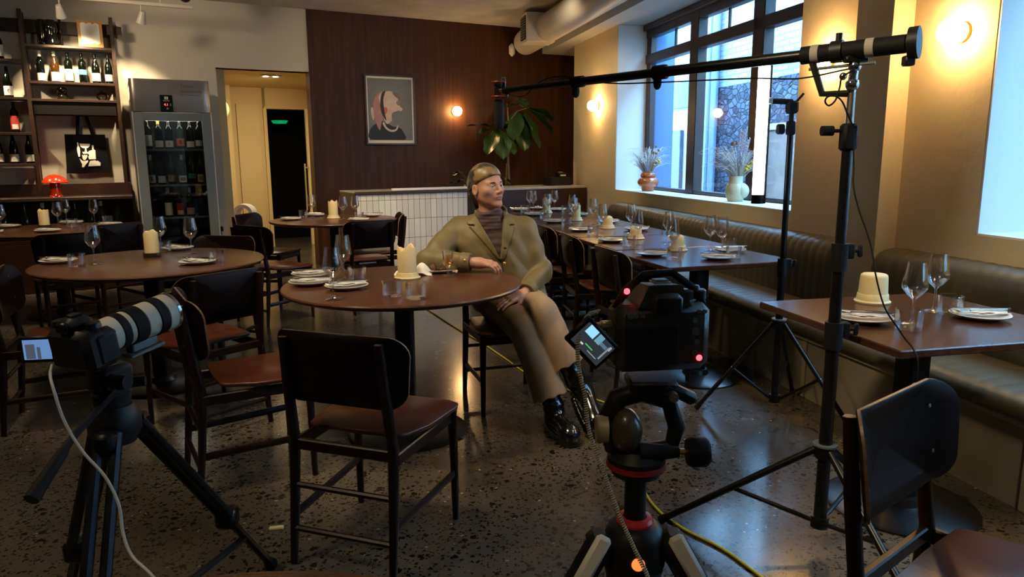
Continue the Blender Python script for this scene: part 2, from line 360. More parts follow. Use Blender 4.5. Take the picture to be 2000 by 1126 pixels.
m=MB(MBt(2.42,12.1,1.87)); m.lathe([(0,0),(.10,.0),(.125,.035),(.125,.045),(0,.045)],n=24)
tag(m.build('exit_sign_glow',mat('green_exit_reflection',(.0,.25,.08),.4,emit=(0,.5,.16),es=.5)),'green glowing disc for the exit sign reflection in the dark doorway','light')  # glowing disc put in for the green reflection of an exit sign
# closing walls behind and beside the camera
m=MB(); m.box((-1,-3.6,1.54),(14,.2,3.08)); struct(m,'wall_behind',mat('warm_rear_wall',(.42,.33,.22),.8))
m=MB(); m.box((-6.6,3,1.54),(.2,14,3.08)); struct(m,'wall_left',mat('warm_left_wall',(.30,.23,.15),.8))
# ------------------------------------------------------------------ window_1 (seen) and window_2 (only its reveal shows)
def window(name,u0,u1,z0,z1,d,mulls,trans,halves):
    root=thing(name,None,None,A3((u0+u1)/2,d,z0)); tag(root,kind='structure')
    L=frame(Vector((0,0,0)),a,-na); cu=(u0+u1)/2
    f=MB(L)
    def bar(x0,x1,y0,y1,dd=.07,off=0): f.box(((x0+x1)/2-cu,off,(y0+y1)/2-z0),(x1-x0,dd,y1-y0),.006)
    bar(u0,u0+.09,z0,z1);bar(u1-.11,u1,z0,z1);bar(u0,u1,z0,z0+.035,.09);bar(u0,u1,2.615 if trans else z1-.1,z1,.09)
    for x in mulls: bar(x-.085,x+.085,z0,z1,.10)
    if trans: bar(u0,u1,trans-.05,trans+.05,.10); bar(u0,u1,z1-.06,z1+.0,.17,.0)
    for x in halves: bar(x-.008,x+.008,trans,2.62,.03)
    f.build('window_frame',M.wframe,root,smooth=0)
    p=MB(L); p.box((0,-.005,(z1-z0)/2),(u1-u0-.02,.006,z1-z0-.02)); p.build('pane',M.pane,root,smooth=0)
    return root
window('window_1',4.515,7.935,.965,BZ-.003,3.36,(6.755,5.61),2.39,(7.26,6.17,5.06))
window('window_2',-.18,2.95,.965,2.69,3.46,(1.9,.85),0,())
# ------------------------------------------------------------------ the lane outside
LA=frame(Vector((0,0,0)),a,-na)
m=MB(MA); m.box((6,-6.5,-.35),(34,5.9,.1)); struct(m,'ground_lane',mat('lane_asphalt',(.16,.16,.17),.9))
m=MB()
for (x0,x1,z0,z1) in((-6,10.4,2.33,4.4),(10.4,22,2.75,4.4)): m.box(((x0+x1)/2,0,(z0+z1)/2),(x1-x0,.4,z1-z0))
bw=m.build('building_facade',brick_mat('whitewashed_brick',(.40,.44,.44),(.27,.36,.38),(.20,.29,.34),1.0,(PI/2,0,0),bw=.24,rh=.075),smooth=0)
bw.matrix_world=frame(A3(0,5.72),a,-na)@Matrix.Translation(bw.location); tag(bw,'pale whitewashed brick building across the lane outside the window','building')
m=MB(MA); m.box((16.2,-5.72,1.2),(11.6,.4,3.1)); m.box((.4,-5.73,1.02),(12.0,.42,2.62)); tag(m.build('rendered_wall',mat('white_render',(.50,.51,.50),.8),smooth=0),'white rendered wall below the teal sign, unseen near stretch added to bounce daylight','wall')  # second box: unseen stretch, kept white to bounce daylight through window_2
m=MB(MA); m.box((8.4,-5.75,1.02),(4.0,.5,2.62)); tag(m.build('stone_wall',stone_mat(),smooth=0),'grey rubble stone wall across the lane seen through the window','wall')
m=MB(MA); m.box((8.72,-3.675,1.6),(1.04,.23,3.8),.004)
m.box((7.932,-3.475,1.86),(.014,.15,1.80))
for z in(.98,1.62): m.box((8.72,-3.676,z),(1.05,.236,.010))
tag(m.build('stone_pier',mat('blue_grey_render',(.05,.12,.25),.8),smooth=0),'blue-grey rendered pier at the left of the window view','pier')
m=MB(MA); m.box((11.62,-5.50,2.32),(.72,.05,.42),.004); tag(m.build('shop_sign',mat('teal_sign_board',(.015,.27,.22),.5),smooth=0),'blank teal sign board on the building across the lane','sign')
m=MB(MA); m.box((11.75,-5.485,.70),(.48,.06,2.1),.004); tag(m.build('doorway',mat('grey_door_paint',(.045,.07,.13),.6),smooth=0),'grey door under the teal sign across the lane','door')
m=MB(MA); m.box((10.58,-5.42,2.4),(.44,.18,5.5),.01); m.tube([(10.30,-5.40,-.3),(10.30,-5.40,5.4)],.05,10)
tag(m.build('drain_pipe',mat('pale_blue_pier',(.16,.24,.36),.6)),'pale blue street pier with a drain pipe through the middle of the window','pier')
sh=thing('gate_door','weathered brown timber doorway in the stone wall outside the window','door',A3(8.5,5.47,-.3))
m=MB(LA); m.box((0,0,.98),(.66,.05,1.96)); m.build('door_leaf',mat('weathered_brown_door',(.26,.18,.15),.7,var=(5,(.18,.13,.12),(8,8,.6))),sh,smooth=0)
m=MB(LA); m.box((-.36,0,1.0),(.06,.09,2.0)); m.box((.36,0,1.0),(.06,.09,2.0)); m.box((0,0,2.0),(.78,.09,.08)); m.build('door_frame',mat('pink_grey_frame',(.50,.42,.46),.6),sh,smooth=0)
m=MB(LA); m.box((.12,-.03,.75),(.25,.01,.45)); m.box((-.18,-.03,1.25),(.12,.01,.40)); m.build('notice',M.paper,sh,smooth=0)
# ------------------------------------------------------------------ duct, diffuser, sensor, track lights
m=MB(MA)
pts=[];rs=[]
for i in range(138):
    u=10.1-i*.055; pts.append((u,-2.46,2.865)); rs.append(.163+(.004 if i%2 else 0))
m.tube(pts,rs,28); m.lathe([(0,0),(.15,0),(.165,-.02),(.165,-.05)],(10.1,-2.46,2.865),28,rot(0,PI/2,0))
du=m.build('ventilation_duct',M.duct,smooth=60); tag(du,'long round pale ventilation duct under the ceiling','duct')
df=thing('air_diffuser','square white air grille box on the round duct','vent',A3(9.05,2.36,2.70))
m=MB(LA); m.box((0,0,.17),(.30,.36,.34),.006); m.build('housing',mat('grille_box_paint',(.66,.62,.56),.5),df,smooth=0)
m=MB(LA)
m.box((-.0,.183,.17),(.24,.006,.27)); m.build('opening',M.dark,df,smooth=0)
m=MB(LA)
for i in range(9): m.box((0,.19,.055+i*.029),(.24,.012,.010),R=rot(.5,0,0))
m.build('louvre',M.alu,df,smooth=0)
m=MB(MBt(4.98,9.10,2.70)); m.box((0,.03,.07),(.085,.09,.17),.035); tag(m.build('motion_sensor',mat('white_plastic',(.70,.66,.58),.45)),'small white sensor high on the timber wall beside the duct','sensor')
cd=thing('dome_camera','white dome security camera on the ceiling above the end of the light track','camera',B3(.83,8.45,2.93))
m=MB(); m.lathe([(0,.15),(.085,.15),(.085,.06),(.06,.03),(0,.03)],n=24); m.build('base',mat('white_plastic_b',(.6,.58,.54),.45),cd)
m=MB(); m.lathe([(.06,.035),(.058,.012),(.04,-.015),(.02,-.026),(0,-.03)],n=20); m.build('dome',M.blackm,cd)
tr=MB(MB_); tr.box((-.75,8.5,2.865),(3.3,.035,.032),.003); 
for t in(-2.0,-.6,.6): tr.cyl((t,8.5,2.88),(t,8.5,HC),.008,8)
tag(tr.build('lighting_track',mat('white_track',(.72,.66,.52),.4),smooth=0),'white lighting track hung along the shelving wall','light track')
trackm=mat('white_lamp_metal',(.62,.58,.50),.35); lamp_lens=mat('warm_lamp_lens',(1,.8,.5),.3,emit=WARM,es=25)
def track_head(t,d,label,tgt,energy,size=64,z=2.83,M_=None):
    o=thing('track_spotlight',label,'spotlight',B3(t,d,z) if M_ is None else M_)
    dirv=(Vector(tgt)-(Vector(o.location)-Vector((0,0,.10)))).normalized(); q=dirv.to_track_quat('Z','Y').to_matrix().to_4x4()
    m=MB(); m.tube([(0,0,.03),(0,0,-.10)],.007,8); m.build('stem',trackm,o)
    m=MB(Matrix.Translation((0,0,-.10))@q); m.lathe([(0,-.065),(.022,-.065),(.026,-.06),(.048,.055),(.044,.055),(.024,-.045),(0,-.05)],n=20); m.build('shade',trackm,o)
    m=MB(Matrix.Translation((0,0,-.10))@q); m.lathe([(0,.02),(.030,.02),(.030,.0),(0,.0)],n=16); m.build('lamp',lamp_lens,o)
    p=Vector(o.location)+Vector((0,0,-.10))+dirv*.062
    spot_lamp('track_spotlight_beam',p,tgt,energy,size)
    return o
# ------------------------------------------------------------------ wall globes
globe=mat('frosted_lit_globe',(1,.9,.7),.4,emit=(1,.60,.24),es=95)
def sconce(name_label,c,n,r=.063):
    o=thing('wall_globe_light',name_label,'wall light',c)
    R=Vector(n).to_track_quat('Z','Y').to_matrix().to_4x4()
    m=MB(R); m.lathe([(0,-.075),(.05,-.075),(.05,-.055),(.03,-.05),(.03,.0)],n=20); m.build('wall_plate',M.gold,o)
    m=MB(); m.ball((0,0,0),r,24,14); m.build('globe',globe,o)
for u,l in((8.55,'glowing globe wall light on the cream pier left of the window'),(4.18,'glowing globe wall light behind the microphone boom, right of the window'),(3.164,'large glowing globe wall light at the upper right, nearest the camera')):
    sconce(l,A3(u,DN-.075,1.93),-na)
sconce('glowing globe wall light on the timber wall beside the portrait',B3(4.13,DW-.10,1.935),-nb)
# ------------------------------------------------------------------ downlights in the corridor
dl=thing('twin_downlight','twin recessed downlight in the corridor soffit','downlight',B3(1.88,9.78,2.345))
m=MB(frame(Vector((0,0,0)),b,nb)); m.box((0,0,.006),(.26,.12,.012),.003); m.build('bezel',M.white,dl)
for x in(-.06,.06):
    m=MB(frame(Vector((0,0,0)),b,nb)); m.lathe([(0,-.004),(.032,-.004),(.032,.004),(0,.004)],(x,0,0),16); m.build('lamp',mat('halogen_lamp',(1,.9,.7),.3,emit=(1,.75,.42),es=60),dl)
spot_lamp('corridor_beam',B3(1.82,9.78,2.33),B3(1.82,9.9,0),70,150,1)
spot_lamp('corridor_beam',B3(1.94,9.78,2.33),B3(1.80,11.0,0.9),90,130,1)
# ------------------------------------------------------------------ counter with tiled front
cn=thing('bar_counter','low bar counter with pale stone top, white stacked tiles and dark timber front','counter',B3(3.0,7.75,0))
m=MB(); m.box((0,.006,0),(1.34,.012,.945)); o=m.build('tiled_front',M.tile,cn,smooth=0,loc=None)
bn=[n for n in M.tile.node_tree.nodes if n.type=='TEX_BRICK'][0]; bn.offset=0; bn.inputs['Brick Width'].default_value=.068; bn.inputs['Row Height'].default_value=.213; bn.inputs['Mortar Size'].default_value=.0022
mpn=[n for n in M.tile.node_tree.nodes if n.type=='MAPPING'][0]; mpn.inputs['Rotation'].default_value=(PI/2,0,0); mpn.inputs['Location'].default_value=(0,-.02,0)
for e in list(o.data.vertices): pass
o.matrix_local=frame(B3(-.04,-.006,.47),b,nb)
m=MB(frame(Vector((0,0,0)),b,nb)); m.box((.80,.30,.47),(3.0,.58,.94)); m.box((-.705,.28,.48),(.02,.58,.96)); m.box((1.45,-.005,.47),(1.66,.012,.94)); m.box((.05,-.006,.958),(1.52,.05,.028),.004); m.build('carcass',wood('dark_walnut_front',(.045,.014,.007),(.02,.007,.004),(8,8,.6),.4,4),cn,smooth=0)
m=MB(frame(Vector((0,0,0)),b,nb)); m.box((.80,.31,.955),(3.02,.58,.03),.004); m.build('stone_top',mat('pale_grey_stone_top',(.42,.41,.37),.3,var=(12,(.34,.33,.30))),cn,smooth=0)
m=MB(frame(Vector((0,0,0)),b,nb)); m.box((.22,.10,.985),(.95,.05,.025),.003); tag(place(m.build('led_batten',mat('white_batten',(.78,.76,.72),.4),smooth=0),Matrix.Translation(B3(3.0,7.75,0))),'long white strip lying on the bar counter above the tiles','strip')
# ------------------------------------------------------------------ banquette
bq=thing('banquette','long olive leatherette banquette with channel tufting along the window wall','banquette',A3(4.2,2.6,0))
LQ=frame(Vector((0,0,0)),a,-na)
def uf(u): return u-4.2
def chan(u,p=.076): return abs(math.sin(PI*u/p))**.3
def padded(mb,u0,u1,prof,nrm,amp=.012,rnd=.05):
    nu=int((u1-u0)/.0127)
    def fn(s_,t):
        u=u0+(u1-u0)*s_; k=t*(len(prof)-1); i=min(int(k),len(prof)-2); f=k-i
        d=prof[i][0]*(1-f)+prof[i+1][0]*f; z=prof[i][1]*(1-f)+prof[i+1][1]*f
        nd=nrm[i][0]*(1-f)+nrm[i+1][0]*f; nz=nrm[i][1]*(1-f)+nrm[i+1][1]*f
        e=min(s_,1-s_)*(u1-u0); k2=min(1,e/rnd); sh=-(1-math.sqrt(max(0,1-(1-k2)**2)))*.04
        h=amp*(chan(u)-1)+sh
        return Vector((uf(u),-(d+nd*h-2.6),z+nz*h))
    mb.grid(fn,nu,len(prof)-1)
    for s_ in (0,1):
        pts=[fn(s_,j/(len(prof)-1)) for j in range(len(prof))]; n0=len(pts); mb.add(pts,[list(range(n0))])
bprof=[(2.975,.835),(2.93,.838),(2.88,.832),(2.84,.815),(2.815,.785),(2.80,.74),(2.795,.66),(2.79,.56),(2.79,.46),(2.79,.40)]
bn_=[(0,1),(0,1),(-.2,.98),(-.55,.83),(-.85,.5),(-.98,.2),(-1,0),(-1,0),(-1,0),(-1,0)]
sprof=[(2.80,.448),(2.70,.452),(2.58,.452),(2.48,.448),(2.43,.435),(2.405,.41),(2.40,.385),(2.41,.362),(2.46,.355)]
sn_=[(0,1),(0,1),(0,1),(-.1,1),(-.5,.85),(-.9,.4),(-1,0),(-.8,-.6),(0,-1)]
m=MB(LQ); padded(m,3.81,7.72,bprof,bn_,.007); m.build('backrest',M.olive,bq,smooth=60)
m=MB(LQ); padded(m,.3,3.48,bprof,bn_,.007); m.build('backrest',M.olive,bq,smooth=60)
m=MB(LQ); padded(m,.3,7.72,sprof,sn_,.0045); m.build('seat',M.olive,bq,smooth=60)
m=MB(LQ); m.box((uf(4.0),-(2.72-2.6),.165),(7.4,.52,.33)); m.build('plinth',M.plaster,bq,smooth=0)
m=MB(LQ); m.box((uf(4.0),-(2.452-2.6),.345),(7.42,.035,.03),.006)
for u in(.9,1.5,2.1,2.75,3.5,4.03,4.6,5.2,5.8,6.4,7.0): m.box((uf(u),-(2.457-2.6),.165),(.035,.012,.33),.003)
m.build('plinth_trim',mat('pale_plinth_trim',(.44,.37,.25),.6),bq,smooth=0)
# ------------------------------------------------------------------ chairs
def chair_proto(name,label,loc,rz,light=False):
    o=thing(name,label,'chair',loc,rz)
    S_=M.seat if light else M.seat
    sp=[(.0,.255),(.17,.255),(.215,.235),(.228,.195),(.215,.0),(.185,-.115),(.165,-.135),(.0,-.14)]
    poly=sp+[(-x,y) for x,y in sp[::-1] if x>0]
    m=MB(); n=len(poly)
    for k,(z,sc) in enumerate(((.436,.975),(.442,1),(.450,1),(.453,.985))): m.add([(x*sc,(y-.05)*sc+.05,z+(.010*((y-.05)/.2)**2 if y<.05 else 0)) for x,y in poly],[] )
    for k in range(3):
        for i in range(n): m.f.append([k*n+i,k*n+(i+1)%n,(k+1)*n+(i+1)%n,(k+1)*n+i]); m.m.append(0)
    m.f += [list(range(n))[::-1],list(range(3*n,4*n))]; m.m+=[0,0]
    m.build('seat',S_,o,smooth=50)
    m=MB(); H,Wd,cy=.245,.485,.687
    def pf(x,z,off): return Vector((x, -.205+.085*((x/.243)**2-.52)-(z-.45)*.155+.027+off, z))
    out=[(x*(1-.05*(y<0)),y) for x,y in rrect(Wd,H,.068,6)]
    ring=[out]; 
    vs=[];fs=[]; L=len(out); rings=[1,.975,.8,.55,.3]
    for off in(.0065,-.0065):
        for q in rings:
            for x,y in out: vs.append(pf(x*q,cy+y*q,off*(1 if q<1 else .55)))
        vs.append(pf(0,cy,off))
    K=len(rings)*L+1
    for s_ in(0,1):
        for r in range(len(rings)-1):
            for i in range(L): fs.append((s_*K+r*L+i,s_*K+r*L+(i+1)%L,s_*K+(r+1)*L+(i+1)%L,s_*K+(r+1)*L+i))
        for i in range(L): fs.append((s_*K+4*L+i,s_*K+4*L+(i+1)%L,s_*K+K-1))
    m.add(vs,fs); m.mi=1; m.add(vs,[(i,(i+1)%L,K+(i+1)%L,K+i) for i in range(L)]+[(i,(i+1)%L,L+(i+1)%L,L+i) for i in range(0)])
    m.build('backrest',[M.ply,M.plyedge],o,smooth=50)
    m=MB()
    for x in(-.168,.168):
        for z in(.635,.745): m.lathe([(0,.004),(.005,.003),(.006,0)],pf(x,z,.006),8,rot(-PI/2,0,0))
    m.build('bolt',M.chrome,o)
    for s_ in(-1,1):
        m=MB(); m.tube([(s_*.188,-.245,0),(s_*.186,-.222,.22),(s_*.184,-.205,.43),(s_*.178,-.232,.62),(s_*.172,-.252,.79)],[.013,.0165,.0185,.018,.0155],10)
        m.mi=1; m.lathe([(0,.7905),(.0135,.7905)],(s_*.172,-.252,0),10); m.build('leg',[M.chair,M.plyedge],o)
        m=MB(); m.tube([(s_*.205,.215,0),(s_*.203,.213,.25),(s_*.20,.21,.435)],[.0125,.0155,.0175],10); m.build('leg',M.chair,o)
        m=MB(); m.tube([(s_*.186,-.22,.17),(s_*.204,.213,.185)],.0155,8,sq=.6); m.build('stretcher',M.chair,o)
    m=MB()
    for s_ in(-1,1): m.box((s_*.194,.0,.405),(.02,.42,.042),.004)
    m.box((0,.215,.405),(.39,.02,.042),.004); m.box((0,-.205,.415),(.37,.02,.038),.004); m.build('seat_rail',M.chair,o,smooth=0)
    for z,y in((.125,-.234),(.275,-.219)):
        m=MB(); m.tube([(-.187,y,z),(.187,y,z)],.0105,8); m.build('stretcher',M.chair,o)
    return o
def fwd(yaw): return -math.radians(yaw)
def ctr(rx,ry,yaw,back=-.24):   # centre from the middle of the rear posts
    y=math.radians(yaw); return (rx-back*math.sin(y)*1, ry-back*math.cos(y), 0)
chairs=[
 # middle of rear feet x,y, yaw, label
 (-.563,2.205,19.5,'dark wooden chair in the centre foreground with reddish seat, its back to us'),
 (-1.35,2.90,59,'dark wooden chair seen from the side, reddish seat turned to the front round table'),
 (-1.375,3.46,-52,'dark wooden chair with its backrest to us, in front of the middle left round table'),
 (-2.585,3.60,68,'dark wooden chair at the far left behind the white lens camera'),
 (-2.00,5.12,192,'dark wooden chair tucked behind the left round table, only the top of its back showing'),
 (-2.13,5.86,33,'dark wooden chair in front of the farther round table, nearest the white loop fan'),
 (-2.62,7.15,100,'dark wooden chair behind the left edge of the farther round table'),
 (-1.06,7.10,-103,'dark wooden chair at the right of the farther round table against the white tiles'),
 (-1.20,6.27,-30,'dark wooden chair in front right of the farther round table, back to us'),
 (-3.30,6.15,-60,'dark wooden chair at the right end of the back left table beside the drinks cooler'),
 (-3.25,5.35,-38,'dark wooden chair in front of the back left table'),
 (-.10,4.15,162,'dark wooden chair the seated person sits on'),
 (.8725,1.604,141,'dark wooden chair in the right foreground with the curved plywood back filling the corner'),
]
P0=None
for i,(x,y,yw,l) in enumerate(chairs):
    loc=ctr(x,y,yw)
    if P0 is None: P0=chair_proto('dining_chair',l,loc,fwd(yw)); P0['group']='dark dining chairs'; PK=kids(P0)
    else: dup(P0,loc,fwd(yw),l,ks=PK)
for k,u in enumerate((4.05,4.83,5.52,6.22,6.95)):
    c=A3(u,1.47); l='dark wooden chair on the left of the long row, %s'%('nearest','second','third','fourth','farthest, by the counter')[k]
    yw=77.4+(-3,4,0,2,-2)[k]; dup(P0,ctr(c.x,c.y,yw),fwd(yw),l,ks=PK)
# ------------------------------------------------------------------ tables
def round_table(label,c,R):
    o=thing('round_table',label,'table',(*c,0),0,'round dining tables')
    m=MB(); m.lathe([(0,.722),(R-.03,.722),(R-.012,.728),(R-.001,.738)],n=72); m.build('underside',M.edge,o)
    m=MB(); m.lathe([(R-.001,.738),(R,.743),(R-.004,.749),(R-.010,.7505),(0,.7505)],n=72); m.build('tabletop',M.table,o,smooth=30)
    m=MB(); m.box((0,0,.37),(.085,.085,.70),.01); m.build('column',M.black,o,smooth=0)
    m=MB(); m.lathe([(0,.0),(.29,.0),(.295,.008),(.28,.016),(.08,.026),(.07,.05),(0,.05)],n=48); m.build('base',M.blackm,o)
    m=MB(); m.box((0,0,.712),(.5,.06,.02),.004); m.box((0,0,.712),(.06,.5,.02),.004); m.build('top_bracket',M.black,o,smooth=0)
    return o
RT=[((-.525,3.47),.57,'round dark walnut table in front of the seated person'),((-2.13,4.28),.63,'round dark walnut table at the middle left, behind the white lens camera'),
    ((-1.73,7.13),.61,'round dark walnut table farther back in front of the white tiled counter'),((-3.95,6.32),.62,'round dark walnut table at the back left below the wine shelves'),
    ((-.33,.43),.56,'round table of which only the far rim shows at the bottom edge')]
for c,R,l in RT: round_table(l,c,R)
def square_table(label,u,d,yaw,w=.83,l_=.745):
    c=A3(u,d); o=thing('square_table',label,'table',c,fwd(yaw),'square banquette tables')
    m=MB(); m.box((0,0,.737),(w,l_,.027),.004); m.build('tabletop',[M.tabled],o,smooth=0)
    m=MB(); m.box((0,0,.37),(.09,.09,.70),.008); m.build('column',M.black,o,smooth=0)
    m=MB(); m.lathe([(0,.0),(.27,.0),(.275,.008),(.26,.014),(.08,.022),(.07,.05),(0,.05)],n=48); m.build('base',M.blackm,o)
    return o
SQ=[(4.01,2.055,-17,'dark square table nearest to us in the long row beside the banquette'),(4.775,2.06,-14.5,'second dark square table of the long row'),(5.535,2.06,-14.5,'third dark square table of the long row'),
    (6.295,2.06,-14,'fourth dark square table of the long row'),(7.055,2.06,-14,'fifth dark square table of the long row'),(7.815,2.07,-14,'last dark square table of the long row, by the bar counter')]
for u,d,yw,l in SQ: square_table(l,u,d,yw)
square_table('dark square table at the right edge in front of the near banquette',2.262,2.05,-12.5,.82,.80)
# ------------------------------------------------------------------ glassware, plates, cutlery, candles
TZ=.751
def wineglass_mesh(m,h=.225,lw=.002):
    k=h/.225
    out=[(0,.0),(.034,.0),(.036,.002),(.030,.005),(.010,.010),(.0045,.022),(.0038,.06),(.0042,.088),(.010,.096),(.024,.108),(.041,.131),(.0425,.140),(.039,.165),(.0335,.200),(.0305,.225)]
    inn=[(.0290,.225),(.0320,.200),(.0375,.165),(.0410,.140),(.0395,.132),(.022,.110),(.006,.101),(0,.100)]
    m.lathe([(r*k,z*k) for r,z in out+inn],n=28)
def tumbler_mesh(m):
    m.lathe([(0,.0),(.040,.0),(.042,.003),(.0455,.070),(.0438,.071),(.041,.014),(.037,.012),(0,.013)],n=32)
def one(name,fn,mats,label,cat,loc,group,rz=0,smooth=40):
    m=MB(); fn(m); o=m.build(name,mats,smooth=smooth); o.location=loc; o.rotation_euler=(0,0,rz); return tag(o,label,cat,group)
PROT={}
def put(key,name,fn,mats,label,cat,loc,group,rz=0):
    if key not in PROT: PROT[key]=one(name,fn,mats,label,cat,loc,group,rz)
    else:
        o=PROT[key].copy(); COL.objects.link(o); o.location=loc; o.rotation_euler=(0,0,rz); o['label']=label; o['group']=group
    return
def wine(x,y,label,z=TZ): put('wg','wine_glass',wineglass_mesh,M.glass,label,'wine glass',(x,y,z),'empty wine glasses',random.random()*6)
def tumb(x,y,label,z=TZ): put('tm','tumbler',tumbler_mesh,M.glass,label,'tumbler',(x,y,z),'clear water tumblers',random.random()*6)
def plate_mesh(m): m.lathe([(0,.003),(.05,.003),(.055,.0),(.062,.003),(.092,.013),(.100,.0175),(.1005,.019),(.098,.0195),(.088,.0155),(.06,.0075),(0,.007)],n=48)
def napkin_mesh(m):
    rnd=random.Random(3)
    for k,(dx,dy,w,l) in enumerate(((0,0,.062,.185),(.004,.004,.056,.17),(-.003,-.004,.05,.165))):
        def fn(s_,t,k=k,dx=dx,dy=dy,w=w,l=l):
            x=(s_-.5)*w+dx; y=(t-.5)*l+dy
            return Vector((x,y,.0215+.0035*k+.0035*math.sin(9*t+k*2)+.003*math.cos(7*s_+k)+ .010*max(0,abs(t-.5)-.32)))
        m.grid(fn,6,14,.0025)
def fork_mesh(m):
    m.tube([(0,-.095,.004),(0,-.03,.0055),(0,.02,.0065),(0,.045,.004)],[.005,.0038,.003,.006],8,sq=.45)
    m.grid(lambda s_,t: Vector(((s_-.5)*.022*(1-.2*(1-t)),.043+t*.022,.003+.003*t)),4,3,.0016)
    for i in range(4): m.tube([((i-1.5)*.0062,.063,.0055),((i-1.5)*.0062,.083,.006),((i-1.5)*.006,.100,.010)],[.0015,.0014,.0007],5)
def knife_mesh(m):
    m.tube([(0,-.105,.004),(0,-.05,.005),(0,.0,.005)],[.0055,.0055,.0042],8,sq=.5)
    m.prism([(-.005,.0),(.007,.0),(.009,.05),(.008,.085),(.0,.108),(-.004,.10)],.0045,.006)
def setting(x,y,where,rz=0,dz=0,seed=None,order=0):
    z=TZ+dz
    put('pl','dinner_plate',plate_mesh,M.china,'white plate '+where,'plate',(x,y,z),'laid white plates')
    c,s_=math.cos(rz),math.sin(rz)
    def l(px,py): return (x+c*px-s_*py,y+s_*px+c*py)
    put('np','folded_napkin',napkin_mesh,M.linen,'folded white napkin on the plate '+where,'napkin',(*l(.0,0),z+.012),'folded napkins',rz)
    put('fk','fork',fork_mesh,M.cutlery,'steel fork on the napkin '+where,'fork',(*l(-.016,.005),z+.027),'laid forks',rz+.12)
    put('kn','knife',knife_mesh,M.cutlery,'steel knife on the napkin '+where,'knife',(*l(.017,-.005),z+.027),'laid knives',rz-.06)
def candle_flange(x,y,label,h=.13,r=.043,dome=False):
    o=thing('pillar_candle',label,'candle',(x,y,TZ),random.random()*6,'cream pillar candles')
    m=MB(); m.lathe([(0,0),(.064,0),(.066,.006),(.058,.011),(.052,.03),(.050,.031),(.049,.030),(0,.03)],n=32); m.build('candle_dish',M.cream_dish,o)
    m=MB(); rnd=random.Random(x*7+y)
    ph=[rnd.random()*6 for _ in range(3)]
    if dome: m.lathe([(0,.03),(r,.03),(r,h*.6),(r*.97,h*.8),(r*.8,h*.93),(r*.45,h),(0,h*1.01)],n=28)
    else:
        j=lambda i,k: (.010*math.sin(k*2*PI/28*3+ph[0])+.007*math.sin(k*2*PI/28*5+ph[1])) if i>=2 and i<=4 else 0
        m.lathe([(0,.03),(r,.03),(r,h-.008),(r-.003,h),(r-.007,h-.004),(r-.010,h-.035),(0,h-.04)],n=28,jit=j)
    m.build('wax',M.wax,o)
    m=MB(); m.tube([(0,0,h-(.0 if dome else .045)),(.002,0,h+(.012 if dome else -.028))],.0014,6); m.build('wick',M.black,o)
    return o
def candle_glass(x,y,label,h=.155,r=.042):
    o=thing('pillar_candle',label,'candle',(x,y,TZ),0,'cream pillar candles')
    m=MB(); m.lathe([(0,0),(.05,0),(.052,.004),(.053,.026),(.049,.027),(.047,.010),(0,.010)],n=32); m.build('candle_dish',M.dishg,o)
    m=MB(); j=lambda i,k: (.007*math.sin(k*2*PI/28*2+x)+.004*math.sin(k*2*PI/28*5)) if 2<=i<=4 else 0
    m.lathe([(0,.011),(r,.011),(r,h-.008),(r-.003,h),(r-.007,h-.004),(r-.010,h-.03),(0,h-.035)],n=28,jit=j); m.build('wax',M.wax,o)
    m=MB(); m.tube([(0,0,h-.04),(.002,0,h-.02)],.0014,6); m.build('wick',M.black,o)
FT='on the front round table'
wine(-.759,3.05,'empty wine glass standing at the near rim '+FT); wine(-.824,3.535,'empty wine glass behind the plates '+FT)
tumb(-.755,3.515,'clear tumbler beside the rear wine glass '+FT); tumb(-.521,3.127,'left one of two tumblers at the near rim '+FT); tumb(-.41,3.065,'right one of two tumblers at the near rim '+FT)
setting(-1.0,3.60,'rearmost of three '+FT,1.9,.012); setting(-.965,3.435,'leftmost of three '+FT,1.7); setting(-.765,3.32,'nearest of three '+FT,2.0)
candle_flange(-.523,3.60,'cream pillar candle with ragged top '+FT,.155,.047)
LT='on the middle left round table'
setting(-2.649,4.224,'at the left rim '+LT,1.45); setting(-1.804,4.147,'at the right front '+LT,1.2); setting(-2.212,4.80,'at the far side '+LT,1.1)
wine(-2.40,4.16,'empty wine glass by the left tumbler '+LT); wine(-2.03,4.60,'empty wine glass right of the candle '+LT); wine(-2.30,4.76,'empty wine glass behind the candle '+LT)
tumb(-2.456,4.08,'clear tumbler in front of the left wine glass '+LT); tumb(-1.724,4.235,'clear tumbler at the right rim '+LT); tumb(-2.24,4.68,'clear tumbler behind the candle '+LT)
candle_glass(-2.218,4.468,'cream pillar candle in a dark glass dish '+LT)
BT='on the back left table'
setting(-4.46,6.46,'at the left end '+BT,1.3); setting(-3.851,6.05,'at the near rim '+BT,1.4); setting(-4.10,6.80,'at the far side '+BT,1.5); setting(-3.63,6.60,'at the right end '+BT,1.4); setting(-4.25,5.92,'at the near left '+BT,1.7)
candle_glass(-4.11,6.42,'cream pillar candle in a dark glass dish '+BT)
wine(-4.28,6.12,'empty wine glass at the left '+BT); wine(-4.00,6.44,'front one of two overlapping wine glasses by the candle '+BT); wine(-4.18,6.86,'rear one of two overlapping wine glasses by the candle '+BT); wine(-3.87,6.78,'empty wine glass between the two far plates '+BT)
tumb(-3.66,6.13,'clear tumbler right of the near plate '+BT); tumb(-3.93,6.52,'clear tumbler behind the middle wine glasses '+BT); tumb(-3.76,6.80,'clear tumbler at the far right rim '+BT)
KT='on the table before the tiles'
setting(-2.13,7.04,'at the left rim '+KT,1.3); setting(-2.02,7.50,'at the far left '+KT,1.2); setting(-1.45,6.92,'at the near right '+KT,1.3); setting(-1.42,7.44,'at the far right '+KT,1.5)
